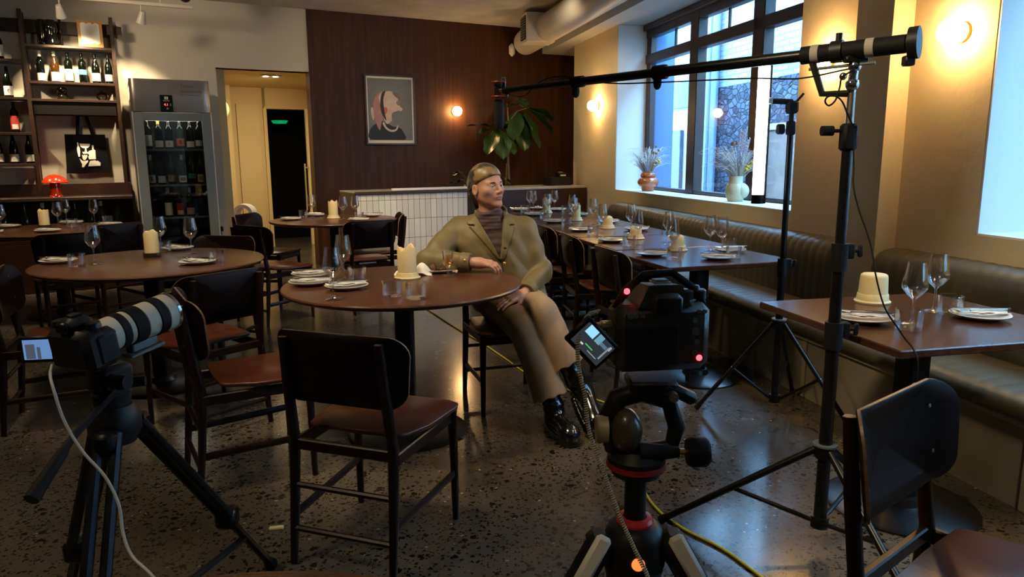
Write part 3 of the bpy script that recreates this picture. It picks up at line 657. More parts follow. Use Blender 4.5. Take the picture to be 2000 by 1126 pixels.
wine(-2.0,7.33,'empty wine glass at the far left '+KT); wine(-1.62,7.04,'empty wine glass just right of the candle '+KT); wine(-1.52,7.12,'empty wine glass at the right '+KT)
tumb(-2.1,7.38,'clear tumbler at the far left '+KT); tumb(-1.47,7.06,'clear tumbler at the right '+KT); candle_flange(-1.76,7.22,'cream pillar candle with ragged top '+KT,.165,.046)
NM=['nearest','second','third','fourth','fifth','last']
RW='row table'
for i,(x,y) in enumerate(((.843,4.371),(.70,5.097),(.554,5.848),(.384,6.60),(.225,7.40),(.09,8.05))): setting(x,y,'on the left side of the %s %s'%(NM[i],RW),1.35)
for i,(x,y) in enumerate(((1.197,4.20),(1.0,5.86),(.86,6.55),(.67,7.35),(.50,8.05))): setting(x,y,'on the %s of the %s %s'%('front right' if i==0 else 'bench side',NM[(0,2,3,4,5)[i]],RW),1.2)
setting(1.36,4.52,'on the bench side of the nearest %s'%RW,1.6); setting(.30,8.30,'at the far end of the last %s'%RW,0)
for i,(x,y,h,dm) in enumerate(((1.052,4.602,.10,True),(.901,5.278,.09,True),(.797,6.042,.105,True),(.60,6.80,.15,False),(.37,7.75,.15,False))): candle_flange(x,y,'%s cream candle on the %s %s'%('low domed' if dm else 'tall',NM[i] if i<4 else 'last',RW),h,.042,dm)
for x,y,l in ((.946,4.276,'beside the left plate of the nearest'),(1.06,4.90,'near the bench on the second'),(1.248,4.567,'left one of two by the bench on the nearest'),(1.285,4.44,'right one of two by the bench on the nearest'),(.853,4.939,'in front of the candle on the second'),
   (.92,5.62,'near the bench on the third'),(.707,5.682,'in front of the candle on the third'),(.719,6.45,'near the bench on the fourth'),(.56,6.55,'in front of the candle on the fourth'),(.59,7.10,'in the middle of the fifth'),(.47,7.98,'near the bench on the last'),(.36,7.30,'left of the middle of the fifth'),(.20,8.00,'left one of two on the last'),(.235,7.85,'right one of two on the last')):
    wine(x,y,'empty wine glass %s %s'%(l,RW))
for x,y,l in ((.94,4.19,'left front of the nearest'),(1.09,5.12,'bench side of the second'),(1.40,4.66,'bench side of the nearest, behind the glasses'),(1.305,4.26,'right front of the nearest'),(.784,4.857,'left front of the second'),(.623,5.574,'left front of the third'),(.80,6.38,'bench side of the fourth'),(.479,6.381,'left front of the fourth'),(.318,7.10,'left front of the fifth'),(.14,7.90,'left front of the last'),(.58,7.85,'bench side of the last')):
    tumb(x,y,'clear tumbler at the %s %s'%(l,RW))
ET='on the right edge square table'
setting(1.275,2.585,'at the left '+ET,1.25); setting(1.72,2.62,'at the bench side '+ET,1.5)
wine(1.418,2.524,'empty wine glass in front '+ET); wine(1.62,2.74,'empty wine glass behind '+ET); tumb(1.372,2.46,'clear tumbler in front '+ET); tumb(1.655,2.70,'clear tumbler behind '+ET)
o=thing('pillar_candle','wide cream candle with a smooth flat top '+ET,'candle',(1.476,2.93,TZ),0,'cream pillar candles')
m=MB(); m.lathe([(0,0),(.068,0),(.070,.006),(.062,.012),(.059,.036),(.057,.038),(0,.038)],n=36); m.build('candle_dish',M.cream_dish,o)
m=MB(); m.lathe([(0,.037),(.056,.037),(.052,.105),(.050,.113),(.045,.117),(0,.119)],n=36); m.build('wax',M.wax,o)
m=MB(); m.tube([(0,0,.118),(.002,0,.127)],.0014,6); m.build('wick',M.black,o)
# plate with cake, crumpled napkin and short drink of the person
put('pl','dinner_plate',plate_mesh,M.china,'white plate with a brown half eaten pastry before the person','plate',(-.379,3.80,TZ),'laid white plates')
def food(m):
    r=random.Random(5)
    for i in range(16): m.ball((r.gauss(0,.028),r.gauss(0,.016),.012+r.random()*.010),(.016+r.random()*.01,.014,.007+r.random()*.005),8,6,rot(r.random(),r.random(),r.random()*3))
one('pastry',food,mat('brown_pastry',(.16,.06,.025),.6,var=(60,(.07,.025,.012))),'brown half eaten pastry on the plate in front of the person','food',(-.365,3.79,TZ+.006),None)
def crump(m):
    r=random.Random(2)
    def fn(s_,t):
        x=(s_-.5)*.19; y=(t-.5)*.12; rr=math.hypot(x/.095,y/.06)
        h=.012+.05*max(0,1-((x-.045)/.045)**2-(y/.05)**2)+.006*math.sin(60*x+20*y)+.006*math.sin(45*y-70*x)
        return Vector((x+.006*math.sin(50*y),y+.01*math.sin(40*x),max(.004,h*(1.1-.4*min(rr,1.6)))))
    m.grid(fn,26,18,.003)
one('crumpled_napkin',crump,M.linen,'crumpled white napkin behind the candle on the front round table','napkin',(-.505,3.72,TZ),None,.1)
df=thing('stemmed_glass','short stemmed glass of pale amber drink in front of the person','glass',(-.322,3.655,TZ))
m=MB(); m.lathe([(0,0),(.030,0),(.031,.003),(.010,.008),(.005,.016),(.0048,.040),(.009,.046),(.022,.056),(.030,.070),(.031,.078),(.0265,.085),(.027,.092),(.031,.125),(.032,.130),(.030,.130),(.026,.092),(.028,.076),(.020,.058),(0,.050)],n=28); m.build('bowl',M.glass,df)
m=MB(); m.lathe([(0,.052),(.019,.059),(.0275,.072),(.0285,.078),(.0245,.086),(.0255,.094),(.027,.106),(0,.106)],n=24); m.build('drink',glass('amber_drink',(.95,.74,.42),.3),df)
# ------------------------------------------------------------------ wine shelves on the left wall
LB=frame(Vector((0,0,0)),b,nb)
wsh=wood('dark_oak_shelving',(.042,.018,.009),(.02,.009,.005),(6,6,6),.4,5)
def lvl(z): return z
sh=thing('wine_shelving','dark timber wall shelving with ladder uprights holding wine bottles','shelf',B3(-.25,9.05,.95))
def bar(mm,t0,t1,d0,d1,z0,z1,bv=.003): mm.box(((t0+t1)/2+.25,(d0+d1)/2-9.05,(z0+z1)/2-.95),(t1-t0,d1-d0,z1-z0),bv)
for t,z1 in((-1.62,2.8),(-.645,2.80),(.145,2.78)):
    m=MB(LB); bar(m,t-.018,t+.018,8.93,8.99,1.02,z1); bar(m,t-.018,t+.018,9.14,9.19,1.02,z1); m.build('upright',wsh,sh,smooth=0)
m=MB(LB); bar(m,-1.7,.20,9.155,9.185,2.61,2.74); bar(m,.10,.24,8.985,9.0,2.61,2.70); m.build('back_rail',wsh,sh,smooth=0)
for t0,t1,z in((-.63,.13,2.475),(-.63,.13,2.118),(-.63,.13,1.945),(-1.6,-.66,2.32),(-1.6,-.66,1.955),(-1.6,-.66,1.61),(-1.6,-.66,1.30)):
    m=MB(LB); bar(m,t0,t1,8.93,9.18,z-.026,z); m.build('shelf_board',wsh,sh,smooth=0)
m=MB(LB); bar(m,-.62,.12,8.95,9.18,1.79,1.917); m.build('drawer_box',mat('black_stained_box',(.006,.0045,.004),.8,spec=.15),sh,smooth=0)
ld=thing('bar_ledge','dark timber ledge with back board below the wine shelves','ledge',B3(-1.2,8.95,0))
m=MB(LB); m.box((0,0,.945),(2.78,.46,.035),.004); m.build('ledge_board',wsh,ld,smooth=0)
m=MB(LB); m.box((0,.20,1.025),(2.78,.03,.125),.003); m.build('back_board',wood('red_brown_board',(.045,.013,.006),(.022,.007,.004),(1,1,8),.4),ld,smooth=0)
m=MB(LB); m.box((0,.215,.46),(2.78,.03,.92)); m.box((0,0,.52),(2.78,.44,.03)); m.box((0,-.05,.25),(2.78,.40,.50)); m.build('low_cabinet',M.edge,ld,smooth=0)
# ------------------------------------------------------------------ bottles
BORD=[(0,.0),(.036,.0),(.0375,.004),(.0375,.195),(.035,.212),(.020,.235),(.0145,.25),(.014,.292),(.0155,.293),(.0155,.302),(0,.302)]
BURG=[(0,.0),(.038,.0),(.040,.004),(.040,.150),(.036,.178),(.024,.215),(.0165,.245),(.0145,.27),(.014,.292),(.0155,.293),(.0155,.300),(0,.300)]
labm={}
def lm(c):
    if c not in labm: labm[c]=mat('label_paper_%d'%len(labm),c,.6)
    return labm[c]
WHT=(.80,.76,.62)
bn=[0]
def bottle(loc,label,prof=BORD,lab=WHT,lz=(.05,.13),cap=None,glassm=None,mark=None,rz=None,h=1.0,grp='wine bottles'):
    o=thing('wine_bottle',label,'bottle',loc,0,grp); o.scale=(h,h,h)
    m=MB(); m.lathe(prof,n=20); m.build('bottle_glass',glassm or M.bottle,o)
    R=max(r for r,z in prof)+.0006
    f=math.atan2(-loc[1],-loc[0]) if rz is None else rz
    if lab:
        m=MB(); pts=[]
        def fn(s_,t): an=f+(s_-.5)*2.6; return Vector((R*math.cos(an),R*math.sin(an),lz[0]+(lz[1]-lz[0])*t))
        m.grid(fn,12,1,.0004); m.build('label',lm(lab),o)
        if mark:
            col,shape=mark; m=MB()
            def pt(x,z): an=f+x/R; return Vector(((R+.0009)*math.cos(an),(R+.0009)*math.sin(an),z))
            zc=(lz[0]+lz[1])/2; hh=(lz[1]-lz[0])
            if shape=='blot':
                m.grid(lambda s_,t: pt((s_-.5)*.022*(1-.5*abs(t-.5))+.004*math.sin(6*t),zc+(t-.5)*hh*.55),4,4,.0003)
            elif shape=='band': m.grid(lambda s_,t: pt((s_-.5)*.05,zc+(t-.5)*hh*.5),6,1,.0003)
            elif shape=='lines':
                for q in(-.2,.0,.2): m.grid(lambda s_,t,q=q: pt((s_-.5)*.036,zc+q*hh+(t-.5)*.002),5,1,.0003)
            elif shape=='swirl':
                m.tube([pt(.008*math.cos(k*.5),zc+.004+.011*math.sin(k*.5)*(1 if k<7 else .7)-.0012*k) for k in range(1,11)],.0022,5)
            elif shape=='low': m.grid(lambda s_,t: pt((s_-.5)*.055,lz[0]+.004+t*hh*.35+.003*math.sin(20*s_)),8,2,.0003)
            m.build('label_mark',lm(col),o)
    if cap: m=MB(); m.lathe([(0,.304),(.0158,.304),(.0162,.30),(.0155,.25 if prof is BORD else .262),(.0148,.25 if prof is BORD else .262)],n=16); m.build('capsule',lm(cap),o)
    return o
SH='in the shelf row of six'
zz=2.119; dd=9.05
for t,l,pr,lab,lz,cap,gm,mk in ((-.525,'bottle with white capsule and white label, first from left ',BORD,WHT,(.012,.085),WHT,None,('lines')),
    (-.40,'brown bottle with pale capsule, second from left ',BURG,WHT,(.012,.10),(.75,.68,.42),M.amberb,None),
    (-.28,'dark bottle with very tall white label, third from left ',BORD,WHT,(.02,.135),None,None,None),
    (-.155,'dark green bottle with teal label, fourth from left ',BORD,(.10,.50,.42),(.085,.135),None,None,None),
    (-.035,'dark bottle with low white label, fifth from left ',BURG,WHT,(.025,.105),None,None,None),
    (.085,'dark bottle with low white label, sixth from left ',BURG,WHT,(.028,.095),None,None,None)):
    bottle(B3(t,dd,zz),l+SH,pr,lab,lz,cap,gm,((.5,.45,.35),'lines') if mk else None)
bottle(B3(-.86,dd,2.321),'dark bottle with white label on the top shelf board of the left bay',BURG,(.85,.84,.80),(.03,.14))
bottle(B3(-.985,dd,1.956),'dark bottle with blue label on the second shelf board of the left bay',BURG,(.22,.26,.48),(.02,.11),None,None,((.4,.42,.6),'low'))
bottle(B3(-.82,dd,1.956),'dark bottle with blue swirl label on the second left bay shelf',BURG,(.85,.83,.78),(.02,.11),None,None,((.06,.08,.25),'swirl'))
bottle(B3(-.985,dd,1.611),'dark bottle with pink label on the third shelf board of the left bay',BURG,(.62,.16,.17),(.03,.12),None,None,((.75,.35,.33),'low'))
bottle(B3(-.80,dd,1.611),'dark bottle with red and white label on the third left bay shelf',BORD,(.48,.04,.035),(.03,.165),None,None,((.80,.72,.62),'low'))
bottle(B3(-.97,dd,1.301),'dark bottle with yellow picture label on the lowest shelf board of the left bay',BURG,WHT,(.02,.10),None,None,((.42,.28,.06),'band'))
bottle(B3(-.84,dd,1.301),'dark bottle with white label, middle of the lowest shelf board of the left bay',BURG,WHT,(.02,.095),None,None,((.4,.36,.3),'lines'))
bottle(B3(-.705,dd,1.301),'dark bottle with white label beside the upright on the lowest shelf',BURG,WHT,(.02,.09),None,None,None)
gl=MB(); gl.lathe([(0,0),(.033,0),(.04,.10),(.039,.10),(.031,.006),(0,.006)],n=20); o=gl.build('shelf_glass',glass('pale_glass',(.9,.9,.85),.4)); o.location=B3(-.955,9.03,2.321); tag(o,'clear glass beside the bottle on the top shelf board of the left bay','glass')
for k,(t,c) in enumerate(((-1.15,None),(-.98,None),(-.80,None),(-.64,(.45,.40,.25)),(-.50,WHT),(-.36,None),(-.22,None),(-.12,WHT),(.02,None))):
    bottle(B3(t,8.86,.536),'dark bottle %s under the ledge, %s'%('with white capsule' if c==WHT else 'with tan cork top' if c else 'without label',('far left behind the left wine glass','second from the left','left of the candle','right of the candle','above the middle wine glasses','between the white topped ones','left of the right white topped one','at the right','last at the right, beside the cooler')[k]),BURG,None,(0,0),c,h=1.22,grp='bottles under the ledge')
# top shelf ornaments
v=thing('black_vase','tall glossy black lobed vase on the top shelf board','vase',B3(-.42,9.06,2.476))
m=MB(LB); m.lathe([(0,0),(.05,0),(.075,.03),(.07,.09),(.062,.12),(.075,.17),(.07,.225),(.045,.255),(0,.262)],(.02,0,0),28); m.lathe([(0,0),(.035,0),(.055,.03),(.05,.08),(.052,.2),(.04,.255),(0,.265)],(-.055,.02,0),24); m.build('body',mat('gloss_black_ceramic',(.01,.01,.011),.06,coat=1),v)
m=MB(MBt(-.315,9.06,2.476)); m.box((0,0,.136),(.03,.07,.27),.014); tag(m.build('black_board',mat('gloss_black_board',(.014,.008,.007),.12,coat=.6)),'narrow glossy black board beside the black vase on the top shelf','board')
pic=thing('framed_print','orange-brown board with a white scalloped shape leaning on the top shelf','picture',B3(-.05,9.00,2.476))
PT=LB@rot(-.10,0,0)
m=MB(PT); m.box((0,0,.135),(.225,.014,.27),.002); m.build('board',mat('tan_board',(.50,.26,.07),.5),pic,smooth=0)
pp=[]
for i in range(25):
    x=-.085+.17*i/24; pp.append((x,.235+.014*abs(math.sin(PI*3*i/24))))
for i in range(25):
    x=.085-.17*i/24; pp.append((x,.045-.014*abs(math.sin(PI*3*i/24))))
m=MB(PT@frame(Vector((0,-.0085,0)),Vector((1,0,0)),Vector((0,0,1)),Vector((0,-1,0)))); m.prism(pp,0,.001); m.build('scalloped_shape',mat('print_white',(.88,.84,.74),.5),pic,smooth=0)
def vase(name,label,loc,prof,mt,cat='vase',n=32):
    m=MB(); m.lathe(prof,n=n); o=m.build(name,mt); o.location=loc; return tag(o,label,cat)
blk=mat('smoked_glass',(.012,.008,.005),.05,coat=1)
vase('smoked_vase','dark waisted glass vase on the third shelf board',B3(-.36,9.05,1.946),[(0,0),(.05,0),(.055,.02),(.05,.05),(.043,.065),(.05,.085),(.045,.115),(.03,.125),(0,.126)],blk)
vase('smoked_vase','small round dark vase on the third shelf board',B3(.0,9.05,1.946),[(0,0),(.03,0),(.058,.03),(.06,.055),(.035,.082),(.02,.09),(.022,.10),(0,.10)],blk)
# tote bag
tb=thing('tote_bag','black canvas tote bag with white still life print hanging below the shelves','bag',B3(-.20,9.13,1.60))
TL=LB
def bagf(s_,t):
    x=(s_-.5)*(.375+.03*(1-t)); z=-.405*(1-t); return Vector((x,.012-.035*math.sin(PI*s_)*math.sin(PI*min(1,t*1.1))+.006*math.sin(9*s_+2*t)-.02*(1-t),z-.006*math.sin(PI*s_*2)*(1-t)))
m=MB(TL); m.grid(bagf,24,24,.012); m.build('canvas',M.felt,tb)
for x0,x1 in((-.07,-.045),(.075,.03)):
    m=MB(TL); m.grid(lambda s_,t,x0=x0,x1=x1: Vector((x0+(x1-x0)*t+(s_-.5)*.032,.0-.01*t,-.02+.215*t)),2,8,.004); m.build('strap',M.felt,tb)
m=MB(TL); PR=[[(.02,.93),(.07,.93),(.075,.80),(.11,.72),(.115,.60),(.09,.40),(.03,.40),(.0,.60),(.0,.72),(.03,.80)],[(.11,.89),(.52,.87),(.50,.78),(.42,.72),(.36,.71),(.37,.58),(.43,.56),(.43,.50),(.22,.50),(.19,.58),(.29,.58),(.31,.71),(.22,.72),(.14,.78)],
    [(.58,.82),(.66,.82),(.64,.66),(.70,.62),(.68,.28),(.42,.28),(.40,.38),(.44,.44),(.40,.52),(.44,.60),(.58,.64)],[(.17,.47),(.24,.44),(.27,.48),(.31,.44),(.37,.47),(.37,.38),(.29,.28),(.22,.26),(.18,.34)],
    [(.06,.36),(.12,.28),(.20,.23),(.38,.25),(.37,.19),(.28,.10),(.20,.0),(.12,.0),(.14,.12),(.10,.22)],[(.36,.02),(.82,.02),(.84,.14),(.80,.17),(.74,.22),(.68,.20),(.66,.24),(.45,.22),(.40,.12)]]
for pl in PR:
    vs=[]
    for x,z in pl:
        s_=.28+x*.62; t=.16+z*.68; p=bagf(s_,t); vs.append(Vector((p.x,p.y-.008,p.z)))
    c=sum(vs,Vector())/len(vs); m.add(vs,[list(range(len(vs)))])
m.build('print',mat('screen_print_white',(.78,.74,.64),.7),tb,smooth=0,recalc=False)
lampo=thing('mushroom_lamp','glossy red-orange mushroom lamp on the timber ledge','lamp',B3(-.505,8.86,.963))
m=MB(); m.lathe([(0,.0),(.062,0),(.064,.004),(.052,.02),(.048,.06),(.050,.12),(.046,.15)],n=28); m.build('stem',M.lampred,lampo)
m=MB(); m.lathe([(.045,.150),(.112,.138),(.122,.145),(.118,.158),(.085,.195),(.045,.222),(0,.230)],n=32); m.build('shade',M.lampred,lampo)
# ------------------------------------------------------------------ drinks cooler
fr=thing('drinks_cooler','tall stainless drinks cooler with a glass door full of wine bottles','cooler',B3(.605,8.68,0))
FX,FZ=.735,2.12     # width, height; local y = depth with front at -.40
m=MB(LB)
for x in(-.345,.345): m.box((x,0,1.02),(.03,.76,1.86))
m.box((0,.36,1.02),(.70,.03,1.86)); m.box((0,0,.11),(.70,.76,.05)); m.box((0,0,1.90),(.70,.76,.20))
for x in(-.30,.30):
    for y in(-.3,.3): m.cyl((x,y,0),(x,y,.09),.03,10)
m.build('cabinet',mat('cooler_side_steel',(.10,.09,.085),.4,metal=.8),fr,smooth=0)
m=MB(LB); m.box((0,.335,1.02),(.66,.01,1.74)); m.build('back_liner',mat('cooler_liner',(.03,.03,.028),.5),fr,smooth=0)
m=MB(LB)
def hd(s_,t):
    x=(s_-.5)*.735; e=min(s_,1-s_)*.735; r=.05; q=max(0,1-e/r); return Vector((x,-.40+r*(1-math.sqrt(max(0,1-q*q)))*.8-.015*math.sin(PI*t),1.805+.315*t))
m.grid(hd,40,8,.02); m.box((0,-.02,2.105),(.72,.72,.03)); m.build('header_panel',M.steel,fr)
m=MB(LB); m.box((-.045,-.418,1.885),(.115,.012,.165),.002); m.build('control_panel',mat('control_black',(.006,.006,.007),.2),fr,smooth=0)
PL=LB@frame(Vector((-.045,-.4255,1.885)),Vector((1,0,0)),Vector((0,0,1)),Vector((0,-1,0)))
w_=mat('panel_white_print',(.75,.75,.72),.5); rd=mat('red_digits',(.5,.02,.02),.4,emit=(1,.08,.05),es=4)
m=MB(PL); y0=.052
m.prism([(-.016+x,y0-.013+y) for x,y in((0,0),(.032,0),(.032,.026),(.0,.026))],.0,.0005); m.build('panel_emblem',w_,fr,smooth=0)
m=MB(PL); m.lathe([(0,.0007),(.010,.0007)],(0,y0,0),20); m.build('panel_emblem',mat('panel_black_print',(.006,.006,.007),.4),fr,smooth=0)
m=MB(PL); m.prism([(-.005,y0-.004),(.005,y0-.004),(0,y0+.006)],.001,.0012); m.build('panel_emblem',w_,fr,smooth=0)
text('Electrolux',.014,PL@Matrix.Translation((0,.022,.0005)),w_,'panel_lettering',fr)
text('4.1',.032,PL@Matrix.Translation((-.005,-.022,.0005)),rd,'panel_digits',fr)
m=MB(PL); m.lathe([(0,.0008),(.010,.0008),(.011,0)],(.005,-.050,0),16); m.box((.035,-.008,.0005),(.016,.006,.0008)); m.box((.035,-.020,.0005),(.016,.006,.0008)); m.build('panel_button',M.alu,fr,smooth=0)
tx=mat('header_lettering',(.12,.09,.075),.6); HL=LB@frame(Vector((.15,-.4235,2.045)),Vector((1,0,0)),Vector((0,0,1)),Vector((0,-1,0)))
text('Toilets',.045,HL@Matrix.Translation((-.06,0,0)),tx,'header_lettering',fr,align='LEFT'); text('downstairs',.045,HL@Matrix.Translation((-.06,-.05,0)),tx,'header_lettering',fr,align='LEFT')
m=MB(HL); m.box((.035,-.072,.0),(.175,.005,.001)); m.add([(-.066,-.072,.001),(-.045,-.060,.001),(-.045,-.084,.001)],[(0,1,2)]); m.build('header_arrow',tx,fr,smooth=0,recalc=False)
dr=MB(LB)
for x0,x1,z0,z1 in((-.365,-.268,.14,1.795),(.268,.365,.14,1.795),(-.27,.27,1.715,1.795),(-.27,.27,.14,.24)): dr.box(((x0+x1)/2,-.405,(z0+z1)/2),(x1-x0,.05,z1-z0),.004)
do=dr.build('door',M.alu,fr,smooth=0)
m=MB(LB); m.box((-.361,-.415,.97),(.012,.04,1.66),.002); m.box((.361,-.415,.97),(.012,.04,1.66),.002); m.build('door_edge',mat('bright_door_edge',(.62,.60,.55),.35,metal=.6),do,smooth=0)
m=MB(LB); m.box((0,-.405,.98),(.535,.012,1.47)); m.build('door_pane',M.fpane,do,smooth=0)
for z in(.42,.735,1.07,1.43):
    m=MB(LB); m.box((0,-.0,z),(.64,.62,.012)); m.box((0,-.315,z),(.64,.01,.02)); m.build('wire_shelf',M.alu,fr,smooth=0)
m=MB(LB); m.box((0,-.30,1.725),(.5,.02,.012)); m.build('cooler_light',mat('cooler_strip',(1,1,1),.4,emit=(1,.9,.75),es=26),fr,smooth=0)
KF='of the cooler'
def fb(x,z,l,**k): bottle(Vector(B3(.605,8.68,0))+LB@Vector((x,-.26,z+.007)),l+' '+KF,grp='bottles in the cooler',**k)
OR=(.75,.16,.03)
fb(-.235,1.43,'dark bottle with tall white label, first on the top shelf',lab=WHT,lz=(.03,.14)); fb(-.135,1.43,'dark bottle with gold capsule, second on the top shelf',lab=WHT,lz=(.02,.085),cap=(.45,.30,.05)); fb(-.04,1.43,'dark bottle with small swirl label, third on the top shelf',lab=WHT,lz=(.02,.085),mark=((.05,.05,.06),'swirl'))
fb(.065,1.43,'dark bottle with orange label, fourth on the top shelf',lab=OR,lz=(.03,.11),mark=((.2,.05,.02),'blot')); fb(.16,1.43,'dark bottle with white label, fifth on the top shelf',lab=WHT,lz=(.02,.08),mark=((.4,.4,.4),'lines')); fb(.245,1.43,'dark bottle with pale label, last on the top shelf',lab=(.5,.48,.42),lz=(.03,.09))
fb(-.235,1.07,'bottle with white capsule and red motif label, first on the middle shelf',lab=WHT,lz=(.02,.10),cap=WHT,mark=((.32,.06,.03),'blot')); fb(-.14,1.07,'bottle with cream label, second on the middle shelf',lab=WHT,lz=(.02,.09),mark=((.5,.4,.25),'lines')); fb(-.045,1.07,'bottle with gold brown label, third on the middle shelf',lab=(.33,.20,.07),lz=(.03,.10))
fb(.06,1.07,'bottle with yellow capsule and picture label, fourth on the middle shelf',lab=WHT,lz=(.02,.09),cap=(.62,.55,.30),mark=((.35,.17,.07),'band')); fb(.15,1.07,'bottle with teal label, fifth on the middle shelf',lab=(.04,.28,.22),lz=(.06,.11)); fb(.24,1.07,'bottle with green brown picture label, last on the middle shelf',lab=(.55,.50,.30),lz=(.02,.10),mark=((.25,.25,.08),'band'))
fb(-.23,.735,'plain dark bottle, first on the lower shelf',lab=None); fb(-.10,.735,'bottle with tall cream label, second on the lower shelf',lab=WHT,lz=(.02,.15),cap=(.6,.5,.3)); fb(.01,.735,'bottle with red label, third on the lower shelf',lab=(.40,.02,.02),lz=(.02,.14),mark=((.7,.55,.5),'low')); fb(.11,.735,'bottle with white capsule and pink label, fourth on the lower shelf',lab=(.65,.28,.25),lz=(.02,.09),cap=WHT); fb(.215,.735,'bottle with tan capsule, last on the lower shelf',lab=None,cap=(.5,.42,.2))
# wall socket and plug, purifier
so=thing('wall_socket','wall socket with a black plug beside the drinks cooler','socket',B3(1.085,9.19,.50))
m=MB(LB); m.box((0,0,0),(.085,.012,.145),.003); m.build('faceplate',M.white,so,smooth=0)
m=MB(LB); m.box((.0,-.03,.025),(.05,.05,.055),.008); m.build('plug',M.rubber,so)
m=MB(LB); m.tube([(0,-.05,.0),(.0,-.055,-.1),(.03,-.05,-.3),(.10,-.04,-.48)],.004,6); m.build('plug_lead',M.rubber,so)
pf=thing('air_purifier','white oval loop fan standing on the corridor floor beside the chairs','fan',B3(1.42,9.52,0),math.radians(90-61.5)*0)
FM=frame(Vector((0,0,0)),b,nb)@rot(0,0,-.5)
def loop(n=48,w=.10,h0=.33,h1=.66):
    P=[]
    for i in range(n):
        an=2*PI*i/n; x=w*math.cos(an); z=(h1 if math.sin(an)>=0 else h0)+w*math.sin(an); P.append((x,z))
    return P
m=MB(FM); P=loop(); n=len(P); cx=.495
vs=[];fs=[]
sec=[(-.018,-.085),(.022,-.085),(.030,.0),(.022,.085),(-.018,.085),(-.026,.0)]
for x,z in P:
    zc=min(max(z,.33),.66); dxx,dzz=x,z-zc; L_=math.hypot(dxx,dzz) or 1
    for r_,y in sec: vs.append((x+dxx/L_*r_,y,z+dzz/L_*r_))
K=len(sec)
for i in range(n):
    for k in range(K): fs.append((i*K+k,((i+1)%n)*K+k,((i+1)%n)*K+(k+1)%K,i*K+(k+1)%K))
m.add(vs,fs); m.build('loop',mat('purifier_white',(.78,.76,.70),.4),pf)
m=MB(FM); m.lathe([(0,0),(.11,0),(.112,.02),(.105,.20),(.10,.215),(0,.22)],n=32); m.build('base',mat('purifier_silver',(.55,.54,.50),.35,metal=.4),pf)
# ------------------------------------------------------------------ portrait
por=thing('framed_portrait','framed painting of a blurred pale face in profile on the timber wall','picture',B3(3.22,9.165,1.93))
PM=LB@frame(Vector((0,0,0)),Vector((1,0,0)),Vector((0,0,1)),Vector((0,-1,0)))
m=MB(PM); W2,H2=.325,.425
for c_,d_ in(((0,H2),(2*W2+.02,.022)),((0,-H2),(2*W2+.02,.022)),((W2,0),(.022,2*H2)),((-W2,0),(.022,2*H2))): m.box((c_[0],c_[1],.012),(d_[0],d_[1],.03),.002)
m.build('frame',M.edge,por,smooth=0)
m=MB(PM); m.box((0,0,.004),(.64,.84,.006)); m.build('mount',mat('mount_board',(.80,.72,.56),.6),por,smooth=0)
m=MB(PM); m.box((0,.006,.0075),(.585,.765,.002)); m.build('ground',mat('painted_grey_ground',(.13,.14,.135),.6,var=(3,(.18,.19,.185))),por,smooth=0)
def blot(name,poly,col,z,n=6,r2=None):
    m=MB(PM); pts=[]; L=len(poly)
    for i in range(L):                     # closed smooth curve through the points
        p0,p1,p2,p3=[Vector(poly[(i+k-1)%L]) for k in range(4)]
        for j in range(n):
            t=j/n; q=.5*((2*p1)+(p2-p0)*t+(2*p0-5*p1+4*p2-p3)*t*t+(3*p1-p0-3*p2+p3)*t**3); pts.append((q.x,q.y))
    m.prism(pts,z,z+.0006); m.build(name,mat('paint_'+name,col,.6,var=(14,tuple(c*.7 for c in col))),por,smooth=0)
blot('shirt',[(-.28,-.36),(-.28,-.25),(-.20,-.17),(-.10,-.14),(.02,-.20),(.12,-.22),(.17,-.28),(.19,-.365),(0,-.37)],(.012,.014,.02),.0090)
blot('hair_back',[(-.22,.10),(-.16,.20),(-.06,.24),(-.02,.14),(-.08,-.02),(-.12,-.14),(-.15,-.25),(-.19,-.18),(-.22,-.06)],(.42,.20,.17),.0092)
blot('pale_hair',[(-.26,.0),(-.235,.03),(-.22,-.04),(-.225,-.13),(-.25,-.09)],(.55,.50,.42),.0091)
blot('face',[(-.15,.18),(-.03,.235),(.07,.21),(.11,.12),(.13,.05),(.165,.02),(.14,-.01),(.10,.0),(.09,-.06),(.06,-.10),(.0,-.14),(-.06,-.17),(-.11,-.05),(-.13,.06)],(.62,.47,.36),.0096)
blot('brow',[(.03,.22),(.12,.21),(.14,.13),(.11,.14),(.07,.17)],(.17,.14,.12),.0100)
blot('nose_shadow',[(.08,.10),(.10,.06),(.13,.07),(.15,.12),(.12,.13)],(.24,.16,.16),.0102)
blot('dark_lock',[(-.11,.20),(-.06,.235),(-.09,.13),(-.08,-.02),(-.06,-.13),(-.11,-.06),(-.135,.06)],(.03,.015,.018),.0104)
blot('ear',[(-.085,.03),(-.05,.03),(-.045,-.02),(-.07,-.05),(-.08,-.01)],(.55,.14,.08),.0106)
blot('jaw_smear',[(.02,-.04),(.10,-.01),(.16,-.05),(.15,-.13),(.08,-.17),(.02,-.13)],(.17,.17,.16),.0105)
blot('collar',[(-.09,-.15),(-.06,-.21),(.0,-.245),(.06,-.235),(.085,-.19),(.10,-.20),(.07,-.255),(.0,-.27),(-.07,-.235),(-.11,-.17)],(.60,.56,.50),.0108)
